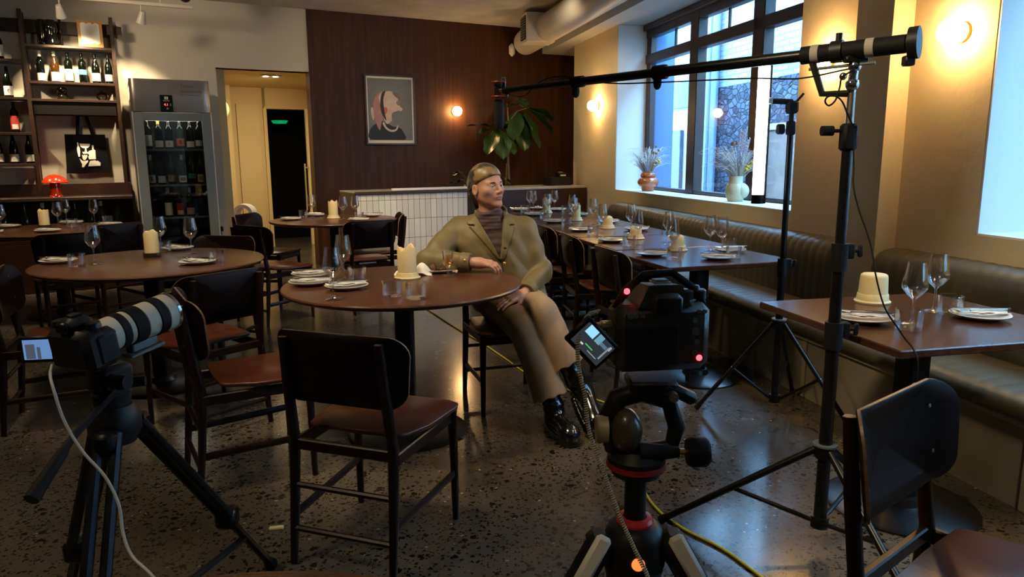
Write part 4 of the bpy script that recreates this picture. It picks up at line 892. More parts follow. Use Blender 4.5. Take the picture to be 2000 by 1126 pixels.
# ------------------------------------------------------------------ bar counter clutter
cr=thing('black_crate','black plastic crate of small things on the right end of the bar counter','crate',B3(5.06,8.08,.971))
m=MB(LB); w2,d2,hh=.15,.10,.10
m.box((0,0,.005),(.30,.2,.01)); 
for x,y,sx,sy in((-w2,0,.012,.2),(w2,0,.012,.2),(0,-d2,.3,.012),(0,d2,.3,.012)): m.box((x,y,.05),(sx,sy,.10),.002)
m.build('tray',M.gun,cr,smooth=0)
m=MB(LB); m.box((.06,0,.085),(.12,.10,.15),.008); m.box((-.07,.0,.07),(.10,.12,.07),.008); m.build('contents',M.rubber,cr)
m=MB(LB); m.box((.06,-.0515,.125),(.08,.002,.02)); m.build('white_band',M.white,cr,smooth=0)
vase('grey_tube','slim grey tube standing behind the crate against the timber wall',B3(5.21,8.24,.971),[(0,0),(.028,0),(.03,.004),(.03,.16),(.028,.165),(0,.165)],mat('grey_tube_paint',(.25,.25,.24),.4),'tube')
# ------------------------------------------------------------------ plants
def leafmesh(m,base,tip,width,droop=.06,up=Vector((0,0,1)),curl=.25,fold=.2,lob=.0):
    base,tip=Vector(base),Vector(tip); ax=tip-base; L_=ax.length; ax.normalize(); sd=ax.cross(up).normalized(); nm=sd.cross(ax)
    def fn(s_,t):
        w=width*(math.sin(PI*min(1,t**.75*1.0))**.8*(.55+.55*t)+lob*math.sin(t*17)); x=(s_-.5)*2
        p=base+ax*(t*L_)+sd*(x*w/2)+nm*(-droop*t*t+fold*abs(x)*w*.5+.012*math.sin(t*12+x*3)*abs(x))
        return p
    m.grid(fn,6,12,.0012)
fig=thing('fiddle_leaf_fig','tall fiddle leaf fig with large drooping leaves against the timber wall','plant',B3(4.70,8.72,0))
FB=Vector(fig.location)
m=MB(); m.lathe([(0,0),(.13,0),(.16,.30),(.165,.32),(.15,.32),(.13,.28),(0,.28)],n=28); m.build('pot',mat('dark_pot',(.05,.045,.04),.6),fig)
m=MB(LB); m.tube([(0,0,.25),(.01,.0,.8),(-.01,0,1.3),(.0,0,1.75),(-.02,0,2.02)],[.02,.018,.015,.012,.007],8); m.tube([(-.005,0,1.55),(-.10,0,1.66),(-.22,0,1.72)],[.009,.008,.005],6); m.tube([(0,0,1.78),(.12,-.02,1.93),(.30,-.03,1.98)],[.009,.008,.005],6); m.tube([(-.02,.01,.28),(-.05,.02,.7),(-.035,0,1.25)],[.012,.010,.008],6); m.build('trunk',M.twig,fig)
for k,(bx,by,bz,tx_,ty,tz,w,dr) in enumerate(((.26,-.03,1.97,.62,-.15,1.66,.34,.03),(.20,-.05,1.93,.36,-.22,1.42,.30,.02),(.16,-.02,1.90,.16,-.16,1.40,.24,.02),(.28,-.02,1.98,.72,.0,1.85,.26,.05),(.12,0,1.93,-.02,-.16,1.55,.22,.03),(.24,0,1.98,.25,.12,2.12,.16,.03),(.0,0,2.0,-.16,-.10,1.98,.14,.03),
    (-.20,0,1.72,-.52,-.12,1.66,.17,.06),(-.18,-.02,1.70,-.42,-.18,1.36,.20,.02),(-.14,-.03,1.68,-.20,-.22,1.30,.22,.02),(-.08,-.02,1.64,-.02,-.20,1.36,.20,.02),(-.22,.02,1.73,-.58,.05,1.78,.10,.05),(-.05,0,1.70,-.26,-.12,1.80,.17,.04),(-.16,.02,1.70,-.34,.02,1.42,.18,.02),(-.02,.0,1.98,.14,-.12,2.04,.12,.02))):
    m=MB(LB); leafmesh(m,(bx,by,bz),(tx_,ty,tz),w*1.45,dr,lob=.04); m.build('leaf',M.leaf if k not in(7,11,12) else M.leafd,fig)
pl=thing('low_leafy_plant','low dark plant with long arching leaves behind the counter and the person','plant',B3(4.20,8.55,0))
m=MB(); m.lathe([(0,0),(.12,0),(.15,.55),(.155,.57),(.14,.57),(.12,.5),(0,.5)],n=28); m.build('pot',mat('charcoal_pot',(.04,.04,.04),.6),pl)
for k in range(13):
    an=k*2.4; r=.22+.14*((k*37)%10)/10; h=.98+.22*((k*53)%10)/10
    m=MB(); c0=Vector((0,0,.52)); tp=Vector((r*math.cos(an),r*math.sin(an)*.6,h)); m.tube([c0,c0.lerp(tp,.5)+Vector((0,0,.10)),tp],.004,5); m.build('stem',M.leafd,pl)
    m=MB(); leafmesh(m,tp,tp+Vector((.17*math.cos(an),.12*math.sin(an),.03-.05*(k%3))),.075,.05); m.build('leaf',M.leafd,pl)
# vases of dried flowers on the sill
VP=[A3(7.42,3.16,.965),A3(5.55,3.155,.965)]
vase('terracotta_vase','glossy terracotta vase of stacked bulges on the window sill',VP[0],[(0,0),(.060,0),(.064,.005),(.070,.04),(.074,.048),(.098,.058),(.112,.085),(.112,.105),(.098,.132),(.078,.142),(.074,.147),(.082,.155),(.083,.172),(.072,.192),(.052,.202),(.050,.205),(.046,.2),(0,.12)],mat('terracotta_glaze',(.42,.105,.035),.15,coat=.6),n=40)
vj=MB(); vj.lathe([(0,0),(.055,0),(.062,.006),(.078,.045),(.083,.08),(.078,.12),(.062,.142),(.057,.15),(.057,.205),(.053,.206),(.052,.15),(0,.13)],n=36); vj.ball((.040,-.02,.085),(.066,.066,.068),20,12)
o=vj.build('pale_green_vase',mat('pale_green_ceramic',(.58,.60,.40),.35)); o.location=VP[1]; tag(o,'pale green bulging ceramic vase on the window sill','vase')
gr=[mat('dried_grass_pale',(.74,.72,.66),.8),mat('dried_grass_mauve',(.48,.42,.46),.8),mat('dried_stem_olive',(.16,.17,.08),.8),mat('dried_yellow_bloom',(.62,.42,.06),.7),mat('dried_brown_head',(.26,.17,.09),.8)]
def bouquet(base,label,seed,hgt,lean):
    r=random.Random(seed); o=thing('dried_flower_bunch',label,'flowers',base+Vector((0,0,.19)))
    def stems(n,spread,h0,h1,rad,cur):
        m=MB()
        for _ in range(n):
            an=r.random()*2*PI; sp=spread*math.sqrt(r.random()); h=h0+(h1-h0)*r.random()
            tip=Vector((sp*math.cos(an)+lean*h,sp*math.sin(an)*.6-.0,h)); s0=Vector((.03*math.cos(an),.03*math.sin(an),-.02))
            mid=s0.lerp(tip,.55)+Vector((-.1*tip.x*cur,-.1*tip.y*cur,.35*h*.2*cur)); p3=tip+Vector((tip.x*.25*cur,tip.y*.25*cur,-.12*h*cur*r.random()))
            m.tube([s0,mid,tip,p3],[rad,rad,rad*.8,rad*.3],4,caps=False)
        return m
    stems(150,.21,.08,hgt*1.05,.0020,1.5).build('pale_grass',gr[0],o); stems(60,.17,.08,hgt*.9,.0024,1.0).build('mauve_grass',gr[1],o); stems(45,.13,.06,hgt*.65,.0027,.5).build('olive_stem',gr[2],o)
    m=MB()
    for i in range(5):
        an=r.random()*6; p=Vector((.03+.07*r.random(),-.04+.03*math.sin(an),hgt*(.75+.45*r.random()))) if seed==1 else Vector((-.02-.05*r.random(),-.03+.03*math.sin(an),hgt*(.8+.35*r.random())))
        m.ball(p,(.013,.013,.016),10,8); m.tube([(0,0,0),p],.0012,4)
    m.build('seed_head',gr[4],o)
    m=MB()
    for i in range(9):
        an=i*.7; p=Vector((.08+.035*math.cos(an),-.05+.03*math.sin(an*1.7),hgt*(.25+.35*r.random()))); m.ball(p,(.014,.014,.009),8,6); m.tube([(0,0,0),p],.0012,4)
    m.build('yellow_bloom',gr[3],o)
    if seed==2:
        m=MB(); 
        for k in range(2):
            x0=.03+.03*k; H_=hgt*(1.55-.35*k); m.tube([(0,0,0),(x0,-.02,H_)],.0015,4)
            for i in range(12):
                z=H_*(.55+.45*i/12); sd=1 if i%2 else -1; leafmesh(m,(x0*z/H_,-.02,z),(x0*z/H_+sd*.028,-.02,z+.035),.010,.0)
        m.build('feathery_spike',gr[1],o)
    return o
bouquet(VP[0],'bunch of dried grasses in the terracotta vase',1,.27,-.05); bouquet(VP[1],'bunch of dried grasses and yellow blooms in the pale green vase',2,.25,-.15)
# ------------------------------------------------------------------ stands, boom, microphone, tube light
def V(*p): return Vector(p)
def light_stand(label,c,zb,zc,secs,tips,top,rr=1.0):
    o=thing('light_stand',label,'stand',(*c,0),0,'black light stands')
    z0=zb
    for i,(z1,r) in enumerate(secs):
        m=MB(); m.cyl((0,0,z0 if i==0 else z0-.04),(0,0,z1),r,16); m.build('column_section',M.blackm,o)
        if i<len(secs)-1:
            m=MB(); m.cyl((0,0,z1-.045),(0,0,z1+.045),r*1.35,16); m.box((r*1.5,0,z1+.02),(r*1.6,r*1.3,.05),.004); co=m.build('clamp_collar',M.rubber,o)
            m=MB(); m.tube([(r*1.5,0,z1+.02),(r*3.0,0,z1+.02)],.006,8); m.box((r*3.4,0,z1+.02),(.016,.012,.04),.004); m.build('clamp_knob',M.rubber,co); KIDS[co.name]=[]
        z0=z1
    m=MB(); m.cyl((0,0,zc-.03),(0,0,zc+.012),.034*rr,18); m.build('leg_collar',M.blackm,o)
    m=MB(); m.cyl((0,0,zc+.012),(0,0,zc+.018),.040*rr,18); m.build('collar_plate',M.alu,o)
    m=MB(); m.cyl((0,0,zb-.02),(0,0,zb+.02),.030*rr,16); m.build('brace_collar',M.blackm,o)
    for (tx_,ty) in tips:
        d=V(tx_-c[0],ty-c[1],0); L_=d.length; d.normalize(); s0=d*.03+V(0,0,zc-.005); s1=d*L_+V(0,0,.012)
        m=MB(); m.tube([s0,s1],.0125*rr,10); lg=m.build('leg',M.blackm,o)
        m=MB(); m.tube([s1-(s1-s0).normalized()*.03,s1+(s1-s0).normalized()*.004],.0150*rr,10); m.build('rubber_foot',M.rubber,lg)
        q=s0.lerp(s1,.52); m=MB(); m.tube([d*.025+V(0,0,zb),q],.008*rr,8); m.build('brace',M.blackm,o)
        m=MB(); m.ball(q,.012,8,6); m.ball(d*.033+V(0,0,zc-.01),.007,8,6); m.build('rivet',M.chrome,o)
    top(o)
    return o
def ring3(c,r,angs): return [(c[0]+r*math.sin(math.radians(q)),c[1]+r*math.cos(math.radians(q))) for q in angs]
c1=(1.06,2.34)
def top1(o):
    m=MB(); m.box((0,0,1.40),(.045,.045,.085),.008); m.tube([(0,0,1.42),(-.05,0,1.42)],.006,8); m.cyl((-.05,0,1.42),(-.085,0,1.42),.016,12); m.build('top_socket',M.rubber,o)
    m=MB(); m.cyl((0,0,1.44),(0,0,1.535),.0125,12); m.build('steel_spigot',M.steel,o)
light_stand('tall black light stand in front, carrying the microphone boom',c1,.10,.365,((.76,.0215),(1.02,.0195),(1.36,.017)),[(.549,2.521)]+ring3(c1,.54,(49.5,169.5)),top1)
c2=(1.38,3.68)
def top2(o):
    m=MB(); m.box((0,0,1.475),(.04,.04,.07),.008); m.box((-.05,0,1.47),(.04,.03,.05),.008); m.box((.0,0,1.575),(.055,.05,.06),.01); m.tube([(0,0,1.50),(0,0,1.58)],.012,10); m.build('top_socket',M.rubber,o)
    m=MB(); m.tube([(.0,0,1.60),(-.115,0.0,1.605)],.014,10); m.tube([(.02,0,1.60),(.05,-.01,1.64)],.006,8); m.build('clamp_arm',M.blackm,o)
light_stand('black light stand behind, holding the vertical tube light before the window',c2,.085,.495,((.78,.0185),(1.47,.0150)),[(.986,3.739),(1.655,3.352)]+ring3(c2,.38,(35,)),top2,.95)
tl=thing('tube_light','bright white vertical tube light in front of the window frame','light',(1.238,3.69,1.105))
m=MB(rot(0,0,math.radians(12))); m.tube([(0,0,.045),(0,0,.665)],.028,20); m.build('lit_tube',mat('lit_tube',(1,1,1),.4,emit=(.86,.92,1),es=11),tl)
m=MB(rot(0,0,math.radians(12))); m.cyl((0,0,0),(0,0,.045),.031,20); m.cyl((0,0,.665),(0,0,.71),.031,20); m.box((.030,.006,.355),(.012,.050,.71),.003); m.build('housing',M.black,tl)
m=MB(); m.box((.028,.0,.50),(.022,.066,.03),.004); m.build('clip',mat('clear_clip',(.6,.62,.6),.2),tl)
# boom
A_,B_=V(1.17,2.25,1.668),V(-.03,3.20,1.622); bd=(B_-A_).normalized(); LBm=(B_-A_).length
bo=thing('microphone_boom','long black telescopic boom pole reaching over the tables to the microphone','boom pole',(1.06,2.34,1.53))
O1=V(*bo.location)
def P(t): return A_+bd*t-O1
m=MB(); m.tube([P(0.0),P(.30)],.0275,18); m.tube([P(-.008),P(.06)],.024,16); m.build('thick_section',M.rubber,bo)
m=MB(); m.tube([P(.29),P(.80)],.0185,14); m.build('pole_section',M.blackm,bo)
m=MB(); m.tube([P(.78),P(1.15)],.0162,14); m.build('pole_section',M.blackm,bo)
m=MB(); m.tube([P(1.13),P(LBm)],.0135,14); m.build('pole_section',M.blackm,bo)
m=MB(); m.tube([P(-.035),P(-.008)],.046,24); m.box(P(-.01)+V(0,0,-.05),(.03,.03,.03),.004); m.build('end_disc',M.gun,bo)
tp=mat('grey_tape',(.42,.38,.31),.7)
for t in(.085,.245): m=MB(); m.tube([P(t),P(t+.024)],.029,18); m.build('tape_wrap',tp,bo)
for t,r in((.80,.026),(1.155,.022)):
    m=MB(); m.tube([P(t-.025),P(t+.025)],r,12); m.ball(P(t+.01)+V(0,0,-.035),(.016,.016,.026),10,8); m.build('pole_clip',M.rubber,bo)
m=MB(); m.tube([P(.175),P(.21)],.034,14); m.tube([P(.19)+V(0,0,.03),P(.19)+V(0,0,.055)],.010,8); m.build('grip_ring',M.gun,bo)
m=MB(); m.tube([P(.08)+V(0,0,-.045),P(.275)+V(0,0,-.045)],.005,8); m.build('support_rod',M.alu,bo)
m=MB(); m.tube([P(.265)+V(0,0,-.025),P(.22)+V(-.01,0,-.125),P(.15)+V(-.0,0,-.13)],.011,8); m.build('arm',M.gun,bo)
m=MB(); m.ball((0,0,.03),.021,14,10); m.ball((.004,0,.085),.020,14,10); m.tube([(0,0,.0),(0,0,.03),(.004,0,.085),(.003,0,.13)],[.011,.015,.013,.012],12); m.ball((-.03,0,.055),.012,10,8); m.build('ball_joint',M.chrome,bo)
m=MB(); m.box((.005,0,.105),(.07,.03,.02),.004); m.build('mount_plate',M.gun,bo)
mi=thing('boom_microphone','small black microphone in a red shock mount hanging from the boom end','microphone',B_-V(0,0,.16))
m=MB(); m.lathe([(0,.0),(.014,.001),(.020,.012),(.022,.035),(.0225,.11),(.019,.125),(0,.128)],(-.02,.01,0),20); m.build('windshield',mat('black_foam',(.008,.008,.009),.9,bump=(300,.4)),mi)
m=MB(); m.box((-.025,.01,.165),(.030,.036,.07),.006); m.build('mount_body',M.gun,mi)
for z in(.135,.195):
    m=MB(); m.tube([V(-.022,.01,z)+V(.030*math.cos(q*.4),.030*math.sin(q*.4),0) for q in range(17)],.0035,6,caps=False); m.build('red_mount_ring',mat('red_plastic',(.42,.02,.012),.4),mi)
m=MB(); m.tube([V(.002,-.0,.16),V(-.02,.0,.16)],.010,10); m.build('brass_thread',M.gold,mi)
m=MB(); m.box((.0,.0,.19),(.018,.02,.05),.004); m.box((.01,0,.14),(.02,.02,.02),.004); m.build('clamp',mat('blue_grey_plastic',(.05,.07,.10),.4),mi)
def smooth(pts,n=6):
    pts=[Vector(p) for p in pts]; pts=[pts[0]*2-pts[1]]+pts+[pts[-1]*2-pts[-2]]; out=[]
    for i in range(1,len(pts)-2):
        p0,p1,p2,p3=pts[i-1:i+3]
        for j in range(n):
            t=j/n; out.append(.5*((2*p1)+(p2-p0)*t+(2*p0-5*p1+4*p2-p3)*t*t+(3*p1-p0-3*p2+p3)*t**3))
    out.append(pts[-2]); return out
def cable(name,label,pts,r,mt,n=6,k=6):
    m=MB(); m.tube(smooth(pts,k),r,n); return tag(m.build(name,mt,smooth=80),label,'cable')
O=lambda t,dz=0,dx=0: A_+bd*t+V(dx,0,dz)
cable('microphone_cable','thin black cable looped below the boom and hanging beside the front stand',
  [O(1.20,.018),O(1.0,-.02),O(.80,-.035),O(.62,-.045),O(.45,-.055),O(.30,-.07),(1.045,2.31,1.605),(1.014,2.31,1.58),(1.009,2.31,1.55),(.999,2.31,1.512),(.978,2.305,1.495),(.963,2.30,1.506),(.967,2.295,1.52),(.989,2.295,1.523),(1.012,2.295,1.507),(1.034,2.30,1.47),(1.06,2.305,1.42),(1.062,2.30,1.355),(1.067,2.30,1.302),(1.061,2.28,1.248),(1.074,2.26,1.178),(1.092,2.24,1.116),(1.105,2.22,1.055),(1.116,2.20,.971),(1.143,2.19,.885),(1.184,2.185,.824),(1.213,2.185,.785),(1.231,2.165,.755),(1.235,2.14,.70),(1.24,2.16,.45)],.0028,M.rubber)
cable('pole_cable','thin black cable tied along the far part of the boom pole',[O(1.18,.02),O(1.26,.03),O(1.34,.018),O(1.42,-.03),O(1.50,-.018),O(1.55,.016)],.0022,M.rubber)
cable('yellow_cable','yellow extension cable on the floor under the seated person',[(-.92,6.72,.006),(-.75,6.364,.006),(-.575,5.946,.006),(-.403,5.561,.006),(-.228,5.19,.006),(-.128,4.945,.006),(-.037,4.722,.006),(.036,4.528,.006),(.123,4.338,.006),(.30,4.10,.006),(.55,3.80,.006)],.0055,M.yellow)
cable('yellow_cable','yellow extension cable curving over the floor beside the front camera tripod',[(.80,3.42,.006),(.70,3.25,.006),(.629,3.13,.006),(.575,3.009,.006),(.543,2.88,.006),(.535,2.739,.006),(.562,2.588,.006),(.628,2.452,.006),(.71,2.345,.006),(.765,2.237,.006),(.83,2.06,.006),(.88,1.85,.006)],.0055,M.yellow)
cable('camera_cable','pale grey cable hanging from the left camera past its tripod',[(-1.02,1.56,.90),(-1.0,1.52,.89),(-.977,1.49,.867),(-.95,1.47,.805),(-.907,1.45,.745),(-.853,1.43,.696),(-.819,1.41,.643),(-.805,1.39,.59),(-.78,1.37,.55),(-.73,1.35,.515),(-.62,1.32,.40),(-.5,1.3,.2),(-.42,1.25,.006),(-.3,1.0,.006)],.0032,mat('grey_cable_sheath',(.55,.52,.45),.5))
m=MB(); m.box((0,0,.006),(.052,.018,.012),.003,rot(0,0,.2)); o=m.build('chalk_piece',mat('pale_yellow_wood',(.85,.72,.35),.6)); o.location=(-.874,2.489,.0); tag(o,'small pale yellow chip lying on the floor left of the front chair','chip')
# coiled cable
cp=smooth([(.122,1.0,1.135),(.106,.99,1.131),(.095,.975,1.117),(.089,.965,1.091),(.092,.96,1.056),(.099,.955,1.025),(.103,.95,.986),(.113,.945,.951),(.132,.94,.90),(.147,.93,.86),(.165,.92,.82),(.183,.91,.783),(.20,.90,.73),(.21,.89,.66)],26)
hp=[]; acc=0
for i in range(len(cp)-1):
    for j in range(4):
        p=cp[i].lerp(cp[i+1],j/4); T=(cp[i+1]-cp[i]).normalized(); N=T.orthogonal().normalized(); 
        N=(V(0,-1,0)-T*V(0,-1,0).dot(T)).normalized(); Bn=T.cross(N); acc+=((cp[i+1]-cp[i]).length/4)/.0033*2*PI; hp.append(p+(N*math.cos(acc)+Bn*math.sin(acc))*.0022)
m=MB(); m.tube(hp,.0013,5); tag(m.build('coiled_cable',mat('grey_coil_sheath',(.42,.37,.27),.5),smooth=80),'thin grey coiled cable hanging from the front camera down its tripod','cable')
# ------------------------------------------------------------------ left camera with the white lens
def tripod(label,c,zc,tips,r,sect,name='camera_tripod'):
    o=thing(name,label,'tripod',(*c,0))
    m=MB(); m.lathe([(0,zc-.05),(.045,zc-.05),(.06,zc-.02),(.06,zc+.02),(.045,zc+.045),(0,zc+.045)],n=24); m.build('crown',M.gun,o)
    for tx_,ty in tips:
        d=V(tx_-c[0],ty-c[1],0); L_=d.length; d.normalize(); sd=V(-d.y,d.x,0)
        s0=d*.055+V(0,0,zc-.01); s1=d*L_+V(0,0,.02); q=s0.lerp(s1,sect)
        m=MB()
        for k in(-1,1): m.tube([s0+sd*k*.020,q+sd*k*.020],r,8)
        m.box(s0.lerp(s1,.03),(.05,.05,.06),.01); m.build('upper_leg',M.black,o)
        m=MB(); m.box(q,(.06,.06,.06),.01); m.tube([q,s1],r*1.05,8); lw=m.build('lower_leg',M.blackm,o)
        m=MB(); m.ball(s1-V(0,0,.004),.022,10,8); m.build('rubber_foot',M.rubber,lw)
    return o
tc=(-.975,1.70)
t1=tripod('black video tripod under the white lens camera at the left',tc,.715,[(-.81,2.23),(-.87,1.215),(-1.33,1.95)],.0135,.62)
m=MB(); m.lathe([(0,.755),(.04,.755),(.045,.79),(.035,.80),(0,.80)],n=20); m.box((.0,0,.83),(.07,.09,.065),.012,rot(0,0,-.45)); m.cyl((.03,-.05,.835),(.075,-.06,.835),.018,12); m.cyl((.0,.01,.81),(.07,.03,.81),.013,12); m.build('fluid_head',M.gun,t1)
m=MB(); m.tube([(.02,-.02,.80),(.0,-.16,.745),(-.003,-.20,.725)],.009,8); m.tube([(-.003,-.20,.725),(-.01,-.31,.665)],[.012,.0155],10); m.build('pan_handle',M.rubber,t1)
m=MB(); cc=V(.01,.02,.17)
for tx_,ty in((-.81,2.23),(-.87,1.215)):
    q=V(tx_-tc[0],ty-tc[1],0)*.80+V(0,0,.175); m.tube([cc,q],.011,8)
m.lathe([(.016,-.006),(.024,-.006),(.024,.006),(.016,.006),(.016,-.006)],cc,16); m.build('mid_spreader',M.gun,t1)
ca=thing('white_lens_camera','black camera with a long white and black banded lens on the left tripod','camera',(-.945,1.675,.862),0)
cy=math.radians(24); LF=frame(V(0,0,0),V(math.cos(cy),-math.sin(cy),0),V(math.sin(cy),math.cos(cy),-.05).normalized())
LX=frame(V(-.012,-.025,.078),V(math.cos(cy),-math.sin(cy),0),V(0,0,1).cross(V(math.cos(cy),-math.sin(cy),0)))@rot(.13,0,0)
m=MB(LX)
m.box((0,-.055,-.005),(.135,.062,.098),.014); m.box((0,-.050,.052),(.060,.060,.036),.014); m.box((.052,-.035,-.005),(.040,.070,.090),.016); m.build('body',M.gun,ca)
m=MB(LX); m.box((.0,-.05,.0725),(.024,.024,.005),.001); m.box((.0,-.082,.052),(.036,.014,.026),.005); m.build('viewfinder',M.blackm,ca)
for q in((.050,-.045,.046),(-.048,-.055,.046)):
    m=MB(LX); m.lathe([(0,.012),(.015,.012),(.017,0)],q,16); m.build('dial',M.blackm,ca)
RL=LX@rot(-PI/2,0,0)@Matrix.Diagonal((1.06,1.06,.84,1))        # lathe axis along the lens
def lens(prof,nm,mt): m=MB(RL); m.lathe(prof,n=36); m.build(nm,mt,ca)
wl=mat('cream_white_lens_paint',(.74,.66,.50),.35)
lens([(.0,-.028),(.036,-.028),(.036,-.012),(.034,-.012)],'mount_ring',M.chrome)
lens([(.034,-.012),(.037,-.010),(.0385,.03),(.0385,.038)],'white_band',wl)
lens([(.0385,.038),(.0405,.040),(.0405,.062),(.0385,.064)],'black_grip_ring',M.rubber)
lens([(.0385,.064),(.039,.066),(.039,.078)],'white_band',wl)
lens([(.039,.078),(.0425,.08),(.0425,.118),(.040,.12)],'black_grip_ring',M.rubber)
lens([(.040,.12),(.0415,.122),(.0415,.160)],'white_band',wl)
lens([(.0415,.160),(.0445,.162),(.0445,.190),(.0425,.192)],'black_grip_ring',M.rubber)
lens([(.0425,.192),(.0440,.194),(.0440,.222)],'white_band',wl)
lens([(.0440,.222),(.0460,.223),(.0460,.232),(.044,.232),(.040,.226)],'front_ring',M.chrome)
lens([(.040,.226),(.03,.218),(0,.222)],'front_element',mat('lens_coating',(.01,.012,.03),.03,coat=1))
m=MB(LX); m.box((0,.10,-.052),(.03,.075,.024),.004); m.box((0,.10,-.068),(.045,.10,.010),.003); m.build('lens_foot',M.alu,ca)
m=MB(LX@Matrix.Translation((-.115,-.075,-.012))@rot(0,0,.38)@rot(-.15,0,0)); m.box((0,0,0),(.085,.010,.062),.003); m.box((.045,.01,0),(.02,.01,.05),.003); m.build('flip_screen',M.gun,ca)
m=MB(LX@Matrix.Translation((-.115,-.075,-.012))@rot(0,0,.38)@rot(-.15,0,0)); m.box((0,-.0055,0),(.066,.001,.046)); sc_=mat('camera_screen_view',(.02,.03,.05),.3,emit=(.20,.40,.80),es=.55); m.build('screen_image',sc_,ca,smooth=0)
m=MB(LX@Matrix.Translation((-.115,-.075,-.012))@rot(0,0,.38)@rot(-.15,0,0)); m.box((-.016,-.0063,-.004),(.022,.001,.034)); m.box((.004,-.0063,-.008),(.008,.001,.028)); m.build('screen_image',mat('screen_shadow',(.02,.02,.025),.3,emit=(.10,.12,.16),es=.6),ca,smooth=0)
# ------------------------------------------------------------------ front camera on its tripod
fc=thing('video_camera','black camera seen from behind, its lit screen swung out to the left','camera',(.205,1.04,1.035))
y7=math.radians(-8); FX_=frame(V(.010,.01,.060),V(math.cos(y7),-math.sin(y7),0),V(0,0,1).cross(V(math.cos(y7),-math.sin(y7),0)))
m=MB(FX_); m.box((0,0,-.006),(.142,.062,.100),.012); m.box((.058,.016,-.008),(.036,.075,.095),.014); m.add([],[])
vs=[(-.040,-.03,.040),(.040,-.03,.040),(.024,-.028,.072),(-.024,-.028,.072),(-.040,.035,.040),(.040,.035,.040),(.020,.035,.066),(-.020,.035,.066)]
m.add(vs,[(0,1,2,3),(5,4,7,6),(3,2,6,7),(0,3,7,4),(1,5,6,2),(0,4,5,1)]); m.box((0,-.036,.045),(.046,.018,.034),.008); m.build('body',mat('camera_black',(.040,.036,.027),.42,bump=(200,.15)),fc)
m=MB(FX_); m.box((0,-.0455,.045),(.036,.004,.024),.006); m.build('eyecup',M.rubber,fc)
m=MB(FX_); m.box((0,-.004,.0735),(.026,.022,.003),.001); m.box((0,-.004,.076),(.020,.018,.002)); m.build('hot_shoe',M.steel,fc)
m=MB(FX_); m.tube([(-.066,.0,.035),(-.050,.0,.062),(-.022,.004,.083),(.020,.004,.085),(.052,.0,.062),(.070,0,.036)],.006,8,sq=.7); m.build('cage_strap',M.gun,fc)
for x,r,z in((.040,.013,.052),(.061,.011,.052),(.054,.008,.058)):
    m=MB(FX_); m.lathe([(r,-.006),(r,.006),(r*.8,.008),(0,.008)],(x,0,z),16); m.build('dial',mat('worn_black_dial',(.05,.045,.04),.3),fc)
for x,z,r in((-.052,.030,.0045),(-.044,.030,.004),(-.034,.030,.0035),(.044,.020,.004),(.046,.004,.006),(.048,-.012,.004),(.046,-.028,.004),(.058,.033,.003),(.050,.033,.003)):
    m=MB(FX_@rot(PI/2,0,0)); m.lathe([(r,.03),(r,.034),(0,.034)],(x,z,0),12); m.build('button',M.alu,fc)
for x,z,r,y in((-.052,.062,.0045,-.012),(.053,-.036,.0045,-.031)):
    m=MB(FX_); m.ball((x,y,z),r,10,8); m.build('tally_lamp',M.red_led,fc)
m=MB(FX_); m.box((-.020,-.0315,-.016),(.078,.003,.056),.001); m.build('screen_recess',M.rubber,fc,smooth=0)
m=MB(); 
SO=V(.111,.975,1.094)-V(*fc.location); la=V(.048,.018,-.054).normalized(); sa=V(.8,.10,.50); sa=(sa-la*sa.dot(la)).normalized(); nn=la.cross(sa)
SC=frame(SO,la,sa,nn)
if (SC.to_3x3()@V(0,0,1)).dot(V(-.1,-1,.3))<0: SC=frame(SO,la,-sa,-nn)
SC=SC@Matrix.Scale(.84,4)
m=MB(SC); m.box((0,0,-.005),(.084,.056,.009),.003); m.build('flip_screen',M.gun,fc)
m=MB(SC); m.box((0,0,.0002),(.068,.042,.001)); m.build('screen_image',mat('monitor_dark_view',(.01,.01,.012),.25,emit=(.045,.05,.065),es=.6),fc,smooth=0)
sg=1 if SC.col[1].xyz.dot(V(1,0,.3))>0 else -1
def scr(x,y,w,h,c,e):
    m=MB(SC); m.box((x,y*sg,.0010),(w,h,.0008)); m.build('screen_readout',mat('readout_%d'%len(bpy.data.materials),(.01,.01,.01),.3,emit=c,es=e),fc,smooth=0)
scr(-.018,.013,.020,.016,(.35,.75,1),.9); scr(.002,.013,.012,.016,(.30,.70,.9),.45); scr(.014,.010,.018,.006,(.25,.45,.6),.35); scr(-.002,-.008,.018,.002,(.1,.8,.2),.6); scr(-.016,-.012,.006,.003,(.9,.9,.85),.6); scr(.012,-.014,.022,.0015,(.7,.7,.7),.4); scr(.026,.002,.003,.026,(.5,.6,.7),.4); scr(.028,.014,.004,.008,(.6,.7,.8),.5)
m=MB(); m.tube([V(.112,.975,1.098)-V(*fc.location)+la*-.02-nn*.004,FX_@V(-.07,-.02,-.02)],.006,8); m.build('screen_hinge',M.gun,fc)
m=MB(FX_); m.box((-.078,.0,.012),(.018,.012,.010),.002); m.box((-.090,.0,.012),(.012,.008,.006),.002); m.build('cable_plug',mat('brass_plug',(.62,.50,.28),.35,metal=.6),fc)
c3=(.183,1.02)
t3=thing('camera_tripod','black and red photo tripod with grey leg panels under the front camera','tripod',(*c3,0))
def addp(nm,mt,fn,sm=40): m=MB(); fn(m); return m.build(nm,mt,t3,smooth=sm)
redp=mat('red_anodised_ring',(.30,.02,.02),.35)
addp('quick_release_plate',M.gun,lambda m:(m.box((.02,.01,1.022),(.07,.06,.016),.004),m.box((.058,-.01,1.012),(.055,.022,.018),.006,rot(0,.45,0))))
addp('silver_screw',M.steel,lambda m:(m.cyl((.045,-.035,1.012),(.045,-.022,1.012),.007,12)))
